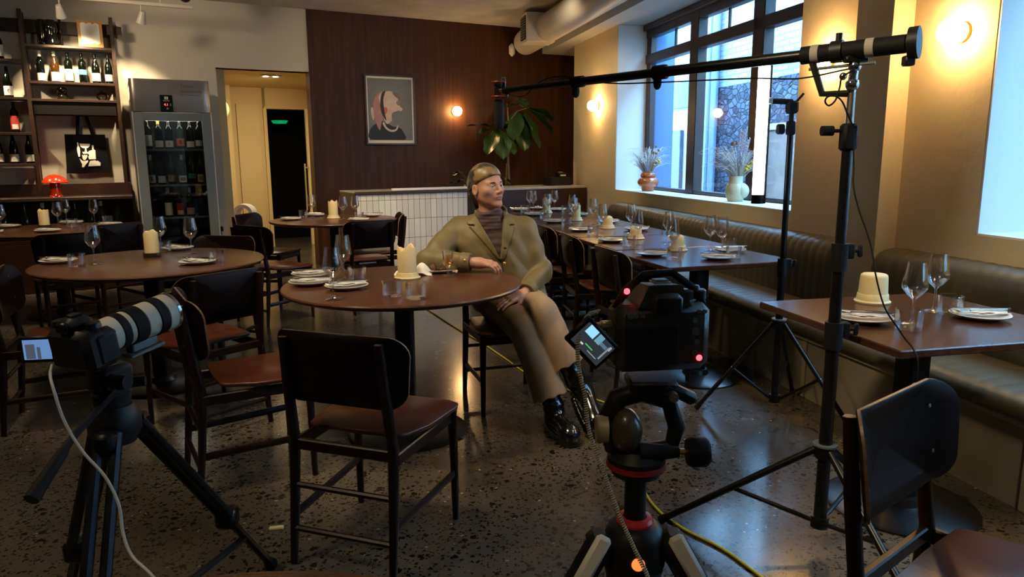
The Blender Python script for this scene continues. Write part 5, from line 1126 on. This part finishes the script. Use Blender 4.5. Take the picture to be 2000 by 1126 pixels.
addp('gimbal_arc',M.gun,lambda m:(m.tube([(.0,.0,1.01),(.045,.0,.995),(.058,.0,.955),(.05,.0,.925),(.0,.0,.915)],.013,10),m.tube([(.0,.0,1.01),(-.03,.0,1.0),(-.045,.0,.965),(-.035,0,.93),(0,0,.915)],.016,10)))
addp('ball_housing',mat('bronze_housing',(.075,.060,.026),.32,coat=.4),lambda m:(m.ball((-.018,-.012,.955),(.024,.026,.034),16,12)))
addp('side_knob',mat('pale_metal_knob',(.62,.52,.30),.4,metal=.5),lambda m:(m.tube([(-.045,-.012,.958),(-.062,-.012,.958)],.020,16)))
addp('knob_axle',M.gold,lambda m:(m.tube([(.0,-.02,.925),(.078,-.02,.925)],.005,10)))
addp('pan_knob',M.rubber,lambda m:(m.tube([(.07,-.02,.925),(.076,-.02,.925),(.096,-.02,.925),(.101,-.02,.925)],[.019,.022,.022,.018],18),m.tube([(.0,-.02,.925),(.058,-.02,.925)],[.016,.008],12)))
addp('head_base',M.gun,lambda m:(m.lathe([(0,.885),(.036,.885),(.043,.90),(.043,.912),(.03,.925),(0,.925)],n=28)))
addp('red_ring',redp,lambda m:(m.lathe([(.0405,.897),(.0445,.897),(.0445,.905),(.0405,.905)],n=28)))
addp('centre_column',M.blackm,lambda m:(m.tube([(0,0,.60),(0,0,.89)],.0165,18)))
addp('crown',M.gun,lambda m:(m.lathe([(0,.71),(.040,.71),(.048,.75),(.048,.779),(.040,.799),(.03,.806),(0,.806)],n=28)))
addp('red_collar',mat('bright_red_collar',(.30,.015,.018),.25,emit=(1,.05,.06),es=.03),lambda m:(m.lathe([(.018,.806),(.026,.804),(.028,.810),(.025,.815),(.018,.816)],n=28)))
addp('bubble_level',mat('orange_level',(.9,.25,.06),.2,emit=(1,.22,.05),es=1.2),lambda m:(m.ball((-.002,-.049,.764),(.010,.006,.010),12,8)))
for k,q in enumerate((105,-105,0)):
    d=V(math.sin(math.radians(q)),-math.cos(math.radians(q))*1.0,0) if q else V(0,1,0)
    if q: d=V(math.sin(math.radians(q)),-.26,0).normalized()
    s0=d*.058+V(0,0,.775); s1=d*.50+V(0,0,.02); q1=s0.lerp(s1,.5)
    m=MB(); m.tube([s0,q1],.022,10); m.box(s0,(.036,.046,.045),.010); lg=m.build('leg',M.gun,t3)
    m=MB(); m.tube([q1,s1],.016,10); m.build('leg_extension',M.blackm,lg); m=MB(); m.ball(s1,.02,8,6); m.build('rubber_foot',M.rubber,lg)
    if q:
        dz=(d*.50+V(0,0,-.86)).normalized(); sd=V(-d.y,d.x,0).normalized(); ex=V(0,-1,0).cross(dz).normalized(); R3=frame(d*.074+V(0,-.012,.764),ex,dz,ex.cross(dz)); 
        fz=R3.to_3x3()@V(0,0,1); off=V(0,-.020,.004)
        m=MB(Matrix.Translation(off)@R3); m.box((0,0,0),(.024,.090,.012),.005); m.build('grey_leg_panel',mat('grey_panel',(.70,.67,.58),.5),lg)
# ------------------------------------------------------------------ seated person, grown from distance fields
def sdf_mesh(fn,lo,hi,h,B=8):
    lo=np.array(lo,float); n=np.ceil((np.array(hi)-lo)/h).astype(int); nbk=np.ceil(n/B).astype(int)
    I=np.stack(np.meshgrid(*[np.arange(k) for k in nbk],indexing='ij'),-1).reshape(-1,3)
    c=lo+(I+.5)*B*h; d=fn(c); I=I[np.abs(d)<B*h*1.15]
    g=np.stack(np.meshgrid(*[np.arange(B+1)]*3,indexing='ij'),-1)
    Pt=lo+(I[:,None,None,None,:]*B+g[None])*h
    D=np.concatenate([fn(q.reshape(-1,3)).reshape(-1,B+1,B+1,B+1) for q in np.array_split(Pt,max(1,len(I)//300))]); D=np.where(D==0,1e-9,D)
    N=(nbk*B+2); key=lambda q:(q[...,0]*N[1]+q[...,1])*N[2]+q[...,2]
    cr=[(x,y,z) for x in(0,1) for y in(0,1) for z in(0,1)]
    C={k:D[:,k[0]:B+k[0],k[1]:B+k[1],k[2]:B+k[2]] for k in cr}
    acc=np.zeros((*C[(0,0,0)].shape,3)); cnt=np.zeros(C[(0,0,0)].shape)
    for p in cr:
        for ax in range(3):
            if p[ax]: continue
            q=list(p);q[ax]=1;q=tuple(q); a0,b0=C[p],C[q]; m_=(a0<0)!=(b0<0); t=np.where(m_,a0/(np.where(m_,a0-b0,1)),0)
            for k in range(3): acc[...,k]+=np.where(m_,p[k]+(t if k==ax else 0),0)
            cnt+=m_
    act=np.argwhere(cnt>0); bi=act[:,0]; ce=act[:,1:]; G=I[bi]*B+ce
    vt=lo+(G+acc[tuple(act.T)]/cnt[tuple(act.T)][:,None])*h; K=key(G); od=np.argsort(K); Ks=K[od]; vt=vt[od]
    F=[]
    for ax in range(3):
        s0=D[:,:B,:B,:B]; sl=[slice(None)]+[slice(0,B)]*3; sl[ax+1]=slice(1,B+1); s1=D[tuple(sl)]
        e=np.argwhere((s0<0)!=(s1<0)); Gp=I[e[:,0]]*B+e[:,1:]; u,v=[k for k in range(3) if k!=ax]
        neg=s0[tuple(e.T)]<0
        qs=[]
        ok=np.ones(len(Gp),bool)
        for du,dv in((-1,-1),(0,-1),(0,0),(-1,0)):
            q=Gp.copy();q[:,u]+=du;q[:,v]+=dv; kk=key(q); ix=np.searchsorted(Ks,kk); ix=np.clip(ix,0,len(Ks)-1); ok&=Ks[ix]==kk; qs.append(ix)
        Q=np.stack(qs,1)[ok]; ng=neg[ok]; fl=(ng if ax!=1 else ~ng); Q[~fl]=Q[~fl][:,::-1]; F.append(Q)
    return vt,np.concatenate(F)
def mesh_obj(name,vt,F,mats,parent=None,mi=None,off=(0,0,0)):
    me=bpy.data.meshes.new(name); off=np.array(off)
    me.from_pydata((vt-off).tolist(),[],F.tolist())
    for m_ in (mats if isinstance(mats,list) else [mats]): me.materials.append(m_)
    if mi is not None: me.polygons.foreach_set('material_index',mi.astype(np.int32))
    me.polygons.foreach_set('use_smooth',[True]*len(F)); me.update()
    o=bpy.data.objects.new(name,me); COL.objects.link(o)
    if parent: o.parent=parent
    return o
def n3(v): return np.array(v,float)
def rc(P,a_,b_,ra,rb):
    a_,b_=n3(a_),n3(b_); ab=b_-a_; t=np.clip((P-a_)@ab/(ab@ab),0,1); return np.linalg.norm(P-a_-t[:,None]*ab,axis=1)-(ra+(rb-ra)*t)
def el(P,c,r): q=P-n3(c); r=n3(r); k0=np.linalg.norm(q/r,axis=1); k1=np.linalg.norm(q/r**2,axis=1)+1e-9; return k0*(k0-1)/k1
def smn(x,y,k): h=np.clip(.5+.5*(y-x)/k,0,1); return y*(1-h)+x*h-k*h*(1-h)
def smx(x,y,k): return -smn(-x,-y,k)
def us(ds,k):
    r=ds[0]
    for d in ds[1:]: r=smn(r,d,k)
    return r
# joints
PEL=n3((-.005,3.985,.545)); CH=n3((-.108,3.985,.86)); NK=n3((-.112,3.965,1.035)); SR=n3((-.290,4.01,.955)); SL=n3((.072,3.995,.955))
ER=n3((-.438,3.83,.812)); WR=n3((-.195,3.765,.802)); EL=n3((.158,3.93,.715)); WL=n3((.062,3.735,.640))
H1,K1,A1=n3((-.085,3.98,.54)),n3((.065,3.56,.50)),n3((.205,3.435,.13)); H2,K2,A2=n3((.08,3.98,.55)),n3((.150,3.56,.575)),n3((.315,3.475,.25))
HC_=n3((-.128,3.93,1.190)); hy=math.radians(137)
hf=Vector((math.sin(hy),math.cos(hy),.10)).normalized(); hu=Vector((-.10,.02,1)); hu=(hu-hf*hu.dot(hf)).normalized(); hr=hf.cross(hu)
HR=np.array([hr,hf,hu])
def hl(P): return (P-HC_)@HR.T
def hw(p): return HC_+n3(p)@HR
def head(P):
    q=hl(P); s=np.abs(q[:,0]); Q=np.stack([s,q[:,1],q[:,2]],1)
    d=us([el(q,(0,-.018,.035),(.073,.094,.082)),el(q,(0,.018,-.028),(.061,.066,.080)),rc(Q,(.046,-.012,-.050),(.0,.062,-.098),.021,.0185)],.035)
    d=smn(d,el(q,(0,.068,-.101),(.020,.017,.015)),.02)
    d=smn(d,rc(Q,(.012,.076,.013),(.042,.058,.013),.010,.009),.015)
    d=smn(d,el(Q,(.046,.044,-.026),(.017,.022,.016)),.03)
    d=smx(d,-el(Q,(.031,.096,-.006),(.019,.019,.0115)),.012)
    d=smn(d,rc(q,(0,.076,.008),(0,.1035,-.033),.0075,.0105),.012)
    d=smn(d,el(Q,(.0115,.092,-.038),(.0085,.011,.007)),.008)
    d=smn(d,el(q,(0,.076,-.058),(.026,.014,.018)),.02)
    d=smn(d,el(q,(0,.0875,-.0615),(.022,.0075,.0042)),.004); d=smn(d,el(q,(0,.0855,-.0712),(.019,.0075,.0050)),.004)
    d=smx(d,-el(q,(0,.094,-.0660),(.022,.008,.0012)),.003)
    d=smn(d,rc(Q,(.019,.0795,.0045),(.043,.066,.002),.0036,.0032),.004)         # upper lids
    d=smn(d,rc(Q,(.020,.0785,-.0165),(.042,.067,-.0145),.0030,.0028),.005)
    le=Q-n3((.031,.0665,-.0055)); sh=np.linalg.norm(le,axis=1)-.0138; d=smn(d,np.maximum(sh,.0026-.06*le[:,0]-le[:,2]),.003); d=smn(d,np.maximum(sh,le[:,2]+.0058),.003)
    e=el(Q,(.079,-.014,-.014),(.009,.021,.031)); e=smx(e,-el(Q,(.088,-.008,-.012),(.008,.012,.020)),.006); d=smn(d,e,.008)
    return d
def hand(P,w,kn,dirs,up,right,spread=.0195,fl=(.078,.088,.082,.066),bend=(.35,.9,1.2),thumb=1):
    """w wrist, kn middle knuckle, up back-of-hand normal"""
    w,kn=n3(w),n3(kn); f=(kn-w)/np.linalg.norm(kn-w); up=n3(up)-f*(n3(up)@f); up/=np.linalg.norm(up); sd=np.cross(f,up)*thumb   # sd points to the thumb side
    d=us([rc(P,w,w+(kn-w)*.3,.026,.027),rc(P,w+(kn-w)*.25+sd*.012,kn+sd*.026,.020,.0125),rc(P,w+(kn-w)*.25-sd*.010,kn-sd*.024,.019,.0120),rc(P,w+(kn-w)*.3,kn,.020,.0130)],.02)
    for i in range(4):
        b0=kn+sd*spread*(1.45-i*.97)-f*(.004*abs(i-1)); L_=fl[i]; an=0; p=b0; seg=(.46,.30,.24); r=.0090-.0006*(i==3)
        dd=None
        for k in range(3):
            an+=bend[k]; t=f*math.cos(an)-up*math.sin(an)+sd*(.10*(1.5-i)/1.5); q=p+t*L_*seg[k]; x=rc(P,p,q,r,r-.0009); dd=x if dd is None else smn(dd,x,.004); p=q; r-=.0008
        d=smn(d,dd,.005)
    t0=w+(kn-w)*.30+sd*.024-up*.006; t1=t0+f*.030+sd*.022-up*.010; t2=t1+f*.030+sd*.004-up*.006
    d=smn(d,smn(rc(P,t0,t1,.0135,.0108),rc(P,t1,t2,.0108,.0085),.004),.010)
    return d
RK=n3((-.112,3.757,.797)); LK=n3((-.012,3.690,.622))
def body(P):
    d=head(P)
    d=smn(d,rc(P,hw((0,-.024,-.055)),NK-n3((0,0,.03)),.046,.054),.03)
    d=smn(d,us([rc(P,NK,CH,.050,.085),rc(P,CH,PEL,.085,.09),rc(P,SR,SL,.045,.045)],.05),.04)
    arm=lambda s,e,w:smn(rc(P,s,e,.046,.038),rc(P,e,w,.036,.025),.015)
    d=smn(d,arm(SR,ER,WR),.02); d=smn(d,arm(SL,EL,WL),.02)
    d=smn(d,us([rc(P,H1,K1,.07,.05),rc(P,K1,A1,.048,.035)],.02),.03); d=smn(d,us([rc(P,H2,K2,.07,.05),rc(P,K2,A2,.048,.035)],.02),.03)
    d=smn(d,hand(P,WR,RK,None,(.05,-.25,1),None,bend=(.30,.55,.5),thumb=-1,fl=(.070,.078,.072,.058)),.012)
    d=smn(d,hand(P,WL,LK,None,(-.30,-.45,.85),None,bend=(.16,.22,.18),thumb=-1),.012)
    return d
print('body'); vt,F=sdf_mesh(body,(-.56,3.1,.0),(.46,4.2,1.36),.0034)
fcn=vt[F].mean(1); q=hl(fcn); ax_=np.abs(q[:,0])
mi=np.zeros(len(F)); mi[(ax_<.0225-.25*np.abs(q[:,2]+.0665))&(q[:,2]>-.0765)&(q[:,2]<-.0570)&(q[:,1]>.0785)]=1
br=.0135+.10*(ax_-.012)-1.6*np.maximum(0,ax_-.034)**1.2*.4; pass
skin=mat('skin',(.56,.30,.205),.48,sss=.12,var=(35,(.50,.25,.165)),bump=(120,.05))
person=mesh_obj('person',vt,F,[skin,mat('lips',(.42,.15,.115),.4),mat('eyebrow',(.085,.05,.03),.8)],None,mi,(0,3.9,0)); person.location=(0,3.9,0)
tag(person,'person in olive jacket and camouflage headscarf seated at the round table, looking right','person')
def pp(name,vt,F,m_,mi=None): o=mesh_obj(name,vt,F,m_,person,mi,(0,3.9,0)); return o
# eyes
for s_ in(-1,1):
    m=MB(); m.tube([Vector(hw((s_*x,y,z)))-Vector((0,3.9,0)) for x,y,z in((.012,.0845,.0105),(.020,.0850,.0135),(.030,.0815,.0155),(.039,.0735,.0145),(.047,.0625,.0095))],[.0022,.0034,.0034,.0026,.0012],6,sq=.8); m.build('eyebrow',mat('eyebrow_hair',(.05,.03,.018),.9),person)
for s_ in(-1,1):
    m=MB(); m.ball(Vector(hw((s_*.031,.0665,-.0055)))-Vector((0,3.9,0)),.0122,16,12); m.build('eyeball',mat('eye_white',(.70,.64,.58),.25),person)
    gz=Vector(hw((s_*.031+.0012*0,.0665,-.0055))); gd=(Vector(hw((.10,1,.02)))-Vector(hw((0,0,0)))).normalized()
    m=MB(); m.ball(gz+gd*.0090-Vector((0,3.9,0)),.0052,12,8); m.build('iris',mat('iris_dark',(.035,.03,.022),.12),person)
def torso(P,o=0):
    s=[rc(P,PEL+n3((-.07,0,.0)),CH+n3((-.095,.01,.02)),.128+o,.112+o),rc(P,PEL+n3((.075,0,.0)),CH+n3((.075,.01,.02)),.128+o,.112+o),rc(P,SR+n3((.03,0,-.01)),NK+n3((-.02,.01,-.04)),.060+o,.052+o),rc(P,SL+n3((-.03,0,-.01)),NK+n3((.02,.01,-.04)),.060+o,.052+o),rc(P,CH,NK-n3((0,0,.05)),.10+o,.06+o)]
    return us(s,.05)
def sweater(P):
    d=torso(P,-.004)
    neck=rc(P,NK-n3((0,0,.05)),NK*.45+n3(hw((0,-.018,-.09)))*.55,.071,.067)
    neck+=.0022*np.sin(P[:,2]*330)
    top=(P-(NK*.40+n3(hw((0,-.018,-.09)))*.60))@(n3(hw((0,-.01,-.06)))-NK)/np.linalg.norm(n3(hw((0,-.01,-.06)))-NK)
    neck=smx(neck,top,.008)
    d=smx(d,P[:,2]-1.06,.01)
    d=smn(d,neck,.025)+.0016*np.sin(P[:,2]*150+3*np.sin(P[:,0]*20))
    return np.maximum(d,.52-P[:,2])
print('sweater'); vt,F=sdf_mesh(sweater,(-.40,3.75,.5),(.22,4.2,1.14),.005)
pp('turtleneck',vt,F,mat('brown_knit_turtleneck',(.075,.040,.034),.8,sheen=.3,bump=(220,.15)))
fd=n3((math.sin(math.radians(168)),math.cos(math.radians(168)),0)); ldir=n3((fd[1]*-1,fd[0],0)); ldir=ldir if ldir[0]>0 else -ldir
BTN=n3((-.045,3.80,.800)); THR=n3((-.108,3.87,1.03))
def vcoord(P):
    t=(P[:,2]-BTN[2])/(THR[2]-BTN[2]); cx=BTN+(THR-BTN)*t[:,None]; l=(P-cx)@ldir; f=(P-NK)@fd; return t,l,f
def wr(P,a1,a2): return np.sin(P@n3(a1))*np.sin(P@n3(a2)+1.3*np.sin(P[:,2]*14))
def jacket(P):
    t,l,f=vcoord(P)
    arm=lambda s,e,w,r:smn(rc(P,s,e,r[0],r[1]),rc(P,e,w,r[1]-.004,r[2]),.03)
    tor=torso(P,.011)
    fold=(.0075*(.5-np.abs(np.sin(l*17+P[:,2]*5+1.2*np.sin(P[:,2]*8+l*5))))+.003*np.sin(l*60+P[:,2]*28+2*np.sin(P[:,2]*13)))*np.clip((1.0-P[:,2])*5,0,1)+.002*wr(P,(30,10,12),(8,15,25))
    tor=tor+fold
    hem=.505; tor=smx(tor,hem-P[:,2],.012)
    a1=arm(SR,ER,WR-(WR-ER)*.10,(.068,.060,.042)); a2=arm(SL,EL,WL-(WL-EL)*.12,(.067,.062,.043))
    def fw(e,q,am): dd=np.linalg.norm(P-e,axis=1); return am*np.sin(q)*np.exp(-(dd/.16)**2)
    a1=a1+fw(ER,np.linalg.norm(P-SR,axis=1)*48+P[:,1]*25,.008)+.003*wr(P,(35,20,10),(12,25,22))
    a2=a2+fw(EL,np.linalg.norm(P-SL,axis=1)*46+P[:,0]*30,.009)+.003*wr(P,(30,25,14),(12,20,26))
    cut1=(P-(WR-(WR-ER)*.10))@((WR-ER)/np.linalg.norm(WR-ER)); cut2=(P-(WL-(WL-EL)*.12))@((WL-EL)/np.linalg.norm(WL-EL))
    a1=np.where(np.linalg.norm(P-WR,axis=1)<.12,np.maximum(a1,cut1),a1); a2=np.where(np.linalg.norm(P-WL,axis=1)<.12,np.maximum(a2,cut2),a2)
    cuff=lambda e,w,r,k:np.maximum(np.abs(rc(P,w-(w-e)*(k+.22),w-(w-e)*k,r+.004,r))-.005,np.maximum((P-(w-(w-e)*k))@((w-e)/np.linalg.norm(w-e)),-(P-(w-(w-e)*(k+.20)))@((w-e)/np.linalg.norm(w-e))))
    d=smn(smn(tor,a1,.028),a2,.028)
    d=np.minimum(d,np.minimum(cuff(ER,WR,.043,.08),cuff(EL,WL,.044,.10)))
    # front opening, lapels, collar
    w=np.clip(t,0,1.6)*.072
    wedge=np.maximum(np.maximum(np.abs(l)-w,-t*.2),-(f-.0))
    base=d
    d=smx(d,-wedge,.008)
    lw=.012+.060*np.clip(1.15*(t-.02),0,1)*np.clip((1.25-t)*2.2,0,1)
    lap=np.maximum.reduce([np.abs(l)-w-lw,w-np.abs(l)-.001,-(t-.02)*.2,(t-1.02)*.2,-(f-.01)])
    notch=np.maximum(np.abs(t-.80)-.018,-(np.abs(l)-w-.034))*.22
    lap=np.maximum(lap,-notch)
    d=np.minimum(d,np.maximum(base-.0095,lap))
    ck=NK+n3((0,.012,-.012)); rr=np.linalg.norm((P-ck)[:,:2]*n3((1,.95)),axis=1); zz=P[:,2]-ck[2]-.35*(P[:,1]-ck[1])
    col=np.maximum(np.abs(rr-(.083+.35*np.maximum(0,-zz)))-.006,np.abs(zz-.004)-.034); col=np.maximum(col,np.maximum(-(wedge)+.0,(f-.045)))
    d=smn(d,col,.010)
    gap=np.maximum(np.abs(l-.004)-.0018,np.maximum(t,-(f-.02))); d=smx(d,-gap,.004)
    return d
print('jacket'); vt,F=sdf_mesh(jacket,(-.62,3.6,.46),(.36,4.25,1.12),.0042)
pp('jacket',vt,F,mat('olive_satin_jacket',(.172,.130,.041),.55,sheen=.12,var=(6,(.140,.105,.033)),bump=(26,.22)))
for c_ in (BTN+fd*.032+n3((0,0,-.002)),WR-(WR-ER)*.20+n3((.0,-.046,.016)),n3((-.035,3.80,.875))):
    m=MB(); m.ball(Vector(c_)-Vector((0,3.9,0)),.0085,12,8); m.build('button',M.gold if c_[2]<.86 else mat('dark_button',(.03,.025,.02),.3),person)
def trousers(P):
    leg1=smn(rc(P,H1,K1,.096,.082),rc(P,K1,A1+(K1-A1)*.10,.078,.088),.035); leg2=smn(rc(P,H2,K2,.098,.080),rc(P,K2,A2+(K2-A2)*.22,.076,.086),.035)
    leg1=leg1+.005*np.sin(np.linalg.norm(P-K1,axis=1)*38+P[:,0]*20)*np.exp(-(np.linalg.norm(P-K1,axis=1)/.18)**2)+.002*wr(P,(30,10,5),(10,20,9))
    leg2=leg2+.005*np.sin(np.linalg.norm(P-K2,axis=1)*36+P[:,0]*50)*np.exp(-(np.linalg.norm(P-K2,axis=1)/.20)**2)+.002*wr(P,(32,8,6),(12,16,8))
    d1=(A1-K1)/np.linalg.norm(A1-K1); d2=(A2-K2)/np.linalg.norm(A2-K2)
    e1=A1-d1*.045; e2=A2-d2*.085
    leg1=np.where(P[:,2]<.42,np.maximum(leg1,(P-e1)@d1+.004*np.sin(P[:,0]*120)),leg1); leg2=np.where((P[:,2]<.48)&(P[:,1]<3.62),np.maximum(leg2,(P-e2)@d2+.004*np.sin(P[:,0]*110)),leg2)
    h1=rc(P,K1,A1,.06,.072); h2=rc(P,K2,A2,.058,.07)
    leg1=np.where((P-e1)@d1>-.05,np.maximum(leg1,-h1),leg1); leg2=np.where(((P-e2)@d2>-.05)&(P[:,2]<.48),np.maximum(leg2,-h2),leg2)
    hip=rc(P,PEL+n3((-.06,.03,.0)),PEL+n3((.06,.03,.0)),.105,.105)
    d=smn(smn(leg1,leg2,.012),hip,.06)
    return np.maximum(d,.4535-P[:,2]-np.where(P[:,1]<3.66,1,0))
print('trousers'); vt,F=sdf_mesh(trousers,(-.25,3.28,.06),(.46,4.2,.72),.0045)
pp('trousers',vt,F,mat('tan_cotton_trousers',(.36,.235,.125),.8,sheen=.1,bump=(160,.1),var=(9,(.31,.20,.105))))
def boot(an,heel,toe,top,up):
    an,heel,toe,top,up=map(n3,(an,heel,toe,top,up)); f=(toe-heel)/np.linalg.norm(toe-heel); up=up-f*(up@f); up/=np.linalg.norm(up); sd=np.cross(f,up)
    def fn(P):
        q=P-heel; x=q@f; y=q@sd; z=q@up; L_=np.linalg.norm(toe-heel)
        Q=np.stack([x,y,z],1)
        d=us([rc(P,an+(top-an)*.0,top,.047,.054),rc(P,an,heel+f*.045+up*.06,.046,.045),rc(Q,(.05,0,.065),(L_-.055,.0,.058),.044,.040),el(Q,(L_-.055,0,.048),(.060,.046,.040))],.03)
        wid=.040+.008*np.sin(np.clip(x/L_,0,1)*PI)
        sole=np.maximum(np.sqrt(np.maximum(0,np.abs(x-L_/2)-L_/2+.045)**2+np.maximum(0,np.abs(y)-wid+.04)**2)-.045+.0015*np.sin(x*300)*(z<.02),np.abs(z-.014)-.016)
        heelb=np.maximum(np.maximum(np.abs(x-.045)-.045,np.abs(y)-.038),np.abs(z-.012)-.014)
        d=np.maximum(d,.018-z); d=np.minimum(d,np.minimum(sole,heelb)); d+=.0015*np.sin(z*160)*np.exp(-((z-.13)/.05)**2)
        return d
    lo=np.minimum.reduce([an,heel,toe,top])-.09; hi=np.maximum.reduce([an,heel,toe,top])+.09
    return sdf_mesh(fn,lo,hi,.004)
bl=mat('polished_black_leather',(.007,.007,.008),.16,coat=.5)
print('boots'); vt,F=boot(A1+n3((0,.01,-.01)),(.190,3.500,.002),(.285,3.225,.002),A1+(K1-A1)*.35,(0,0,1)); pp('boot',vt,F,bl)
vt,F=boot(A2,(.322,3.535,.165),(.395,3.33,.012),A2+(K2-A2)*.38,(.28,-.35,.85)); pp('boot',vt,F,bl)
def scarf(P):
    q=hl(P); d=smn(el(q,(0,-.016,.036),(.0815,.1015,.0905)),el(q,(0,-.075,.0),(.060,.055,.065)),.03)
    d=d+.0022*np.sin(q[:,2]*170-q[:,1]*120)*np.clip((.06-q[:,2])*20,0,1)
    pl=(.020+.42*q[:,1]-.0*q[:,0])-q[:,2]; d=smx(d,pl,.006)
    band=np.maximum(np.abs(d+.000)-.0,0)
    tail=us([el(q,(.0,-.115,-.045),(.030,.026,.034)),rc(q,(.005,-.118,-.05),(.012,-.108,-.155),.030,.020),rc(q,(-.01,-.122,-.05),(-.02,-.125,-.12),.022,.010)],.015)
    return smn(d,tail,.012)
print('scarf'); vt,F=sdf_mesh(scarf,HC_-.26,HC_+.2,.004)
q=hl(vt[F].mean(1)); mi=np.where((q[:,2]<-.035)&(q[:,1]<-.07),1,0)
camo=mat('camouflage_satin',(.23,.145,.045),.38,sheen=.2,var=(16,(.020,.016,.010),(1,1,1.6),.05))
pp('headscarf',vt,F,[camo,mat('dark_scarf_tail',(.014,.012,.010),.6)],mi)
def hair(P):
    q=hl(P); s=np.abs(q[:,0]); Q=np.stack([s,q[:,1],q[:,2]],1)
    return smn(el(q,(0,-.06,-.03),(.062,.050,.075)),rc(Q,(.068,-.010,.030),(.066,-.015,.005),.008,.004),.01)+.0015*np.sin(q[:,0]*240)
vt,F=sdf_mesh(hair,HC_-.2,HC_+.2,.004); pp('hair',vt,F,mat('dark_brown_hair',(.020,.012,.008),.55))
for s_ in(1,-1):
    m=MB(); c_=Vector(hw((s_*.083,-.010,-.050)))-Vector((0,3.9,0)); m.tube([c_+Vector((0,.007*math.cos(k*.45),.007*math.sin(k*.45))) for k in range(15)],.0018,6); m.build('earring',M.gold,person)
# ------------------------------------------------------------------ lit spots of the room's light tracks
for t,tgt,e in ((-1.42,(-1.15,9.12,1.7),110),(-.28,(-.15,9.12,1.9),120),(.42,(.15,9.12,1.5),80)):
    track_head(t,8.5,('white track spotlight at the far left of the light track' if t<-1 else 'white track spotlight above the orange-brown print' if t<0 else 'white track spotlight at the right end of the light track'),B3(*tgt),e,85)
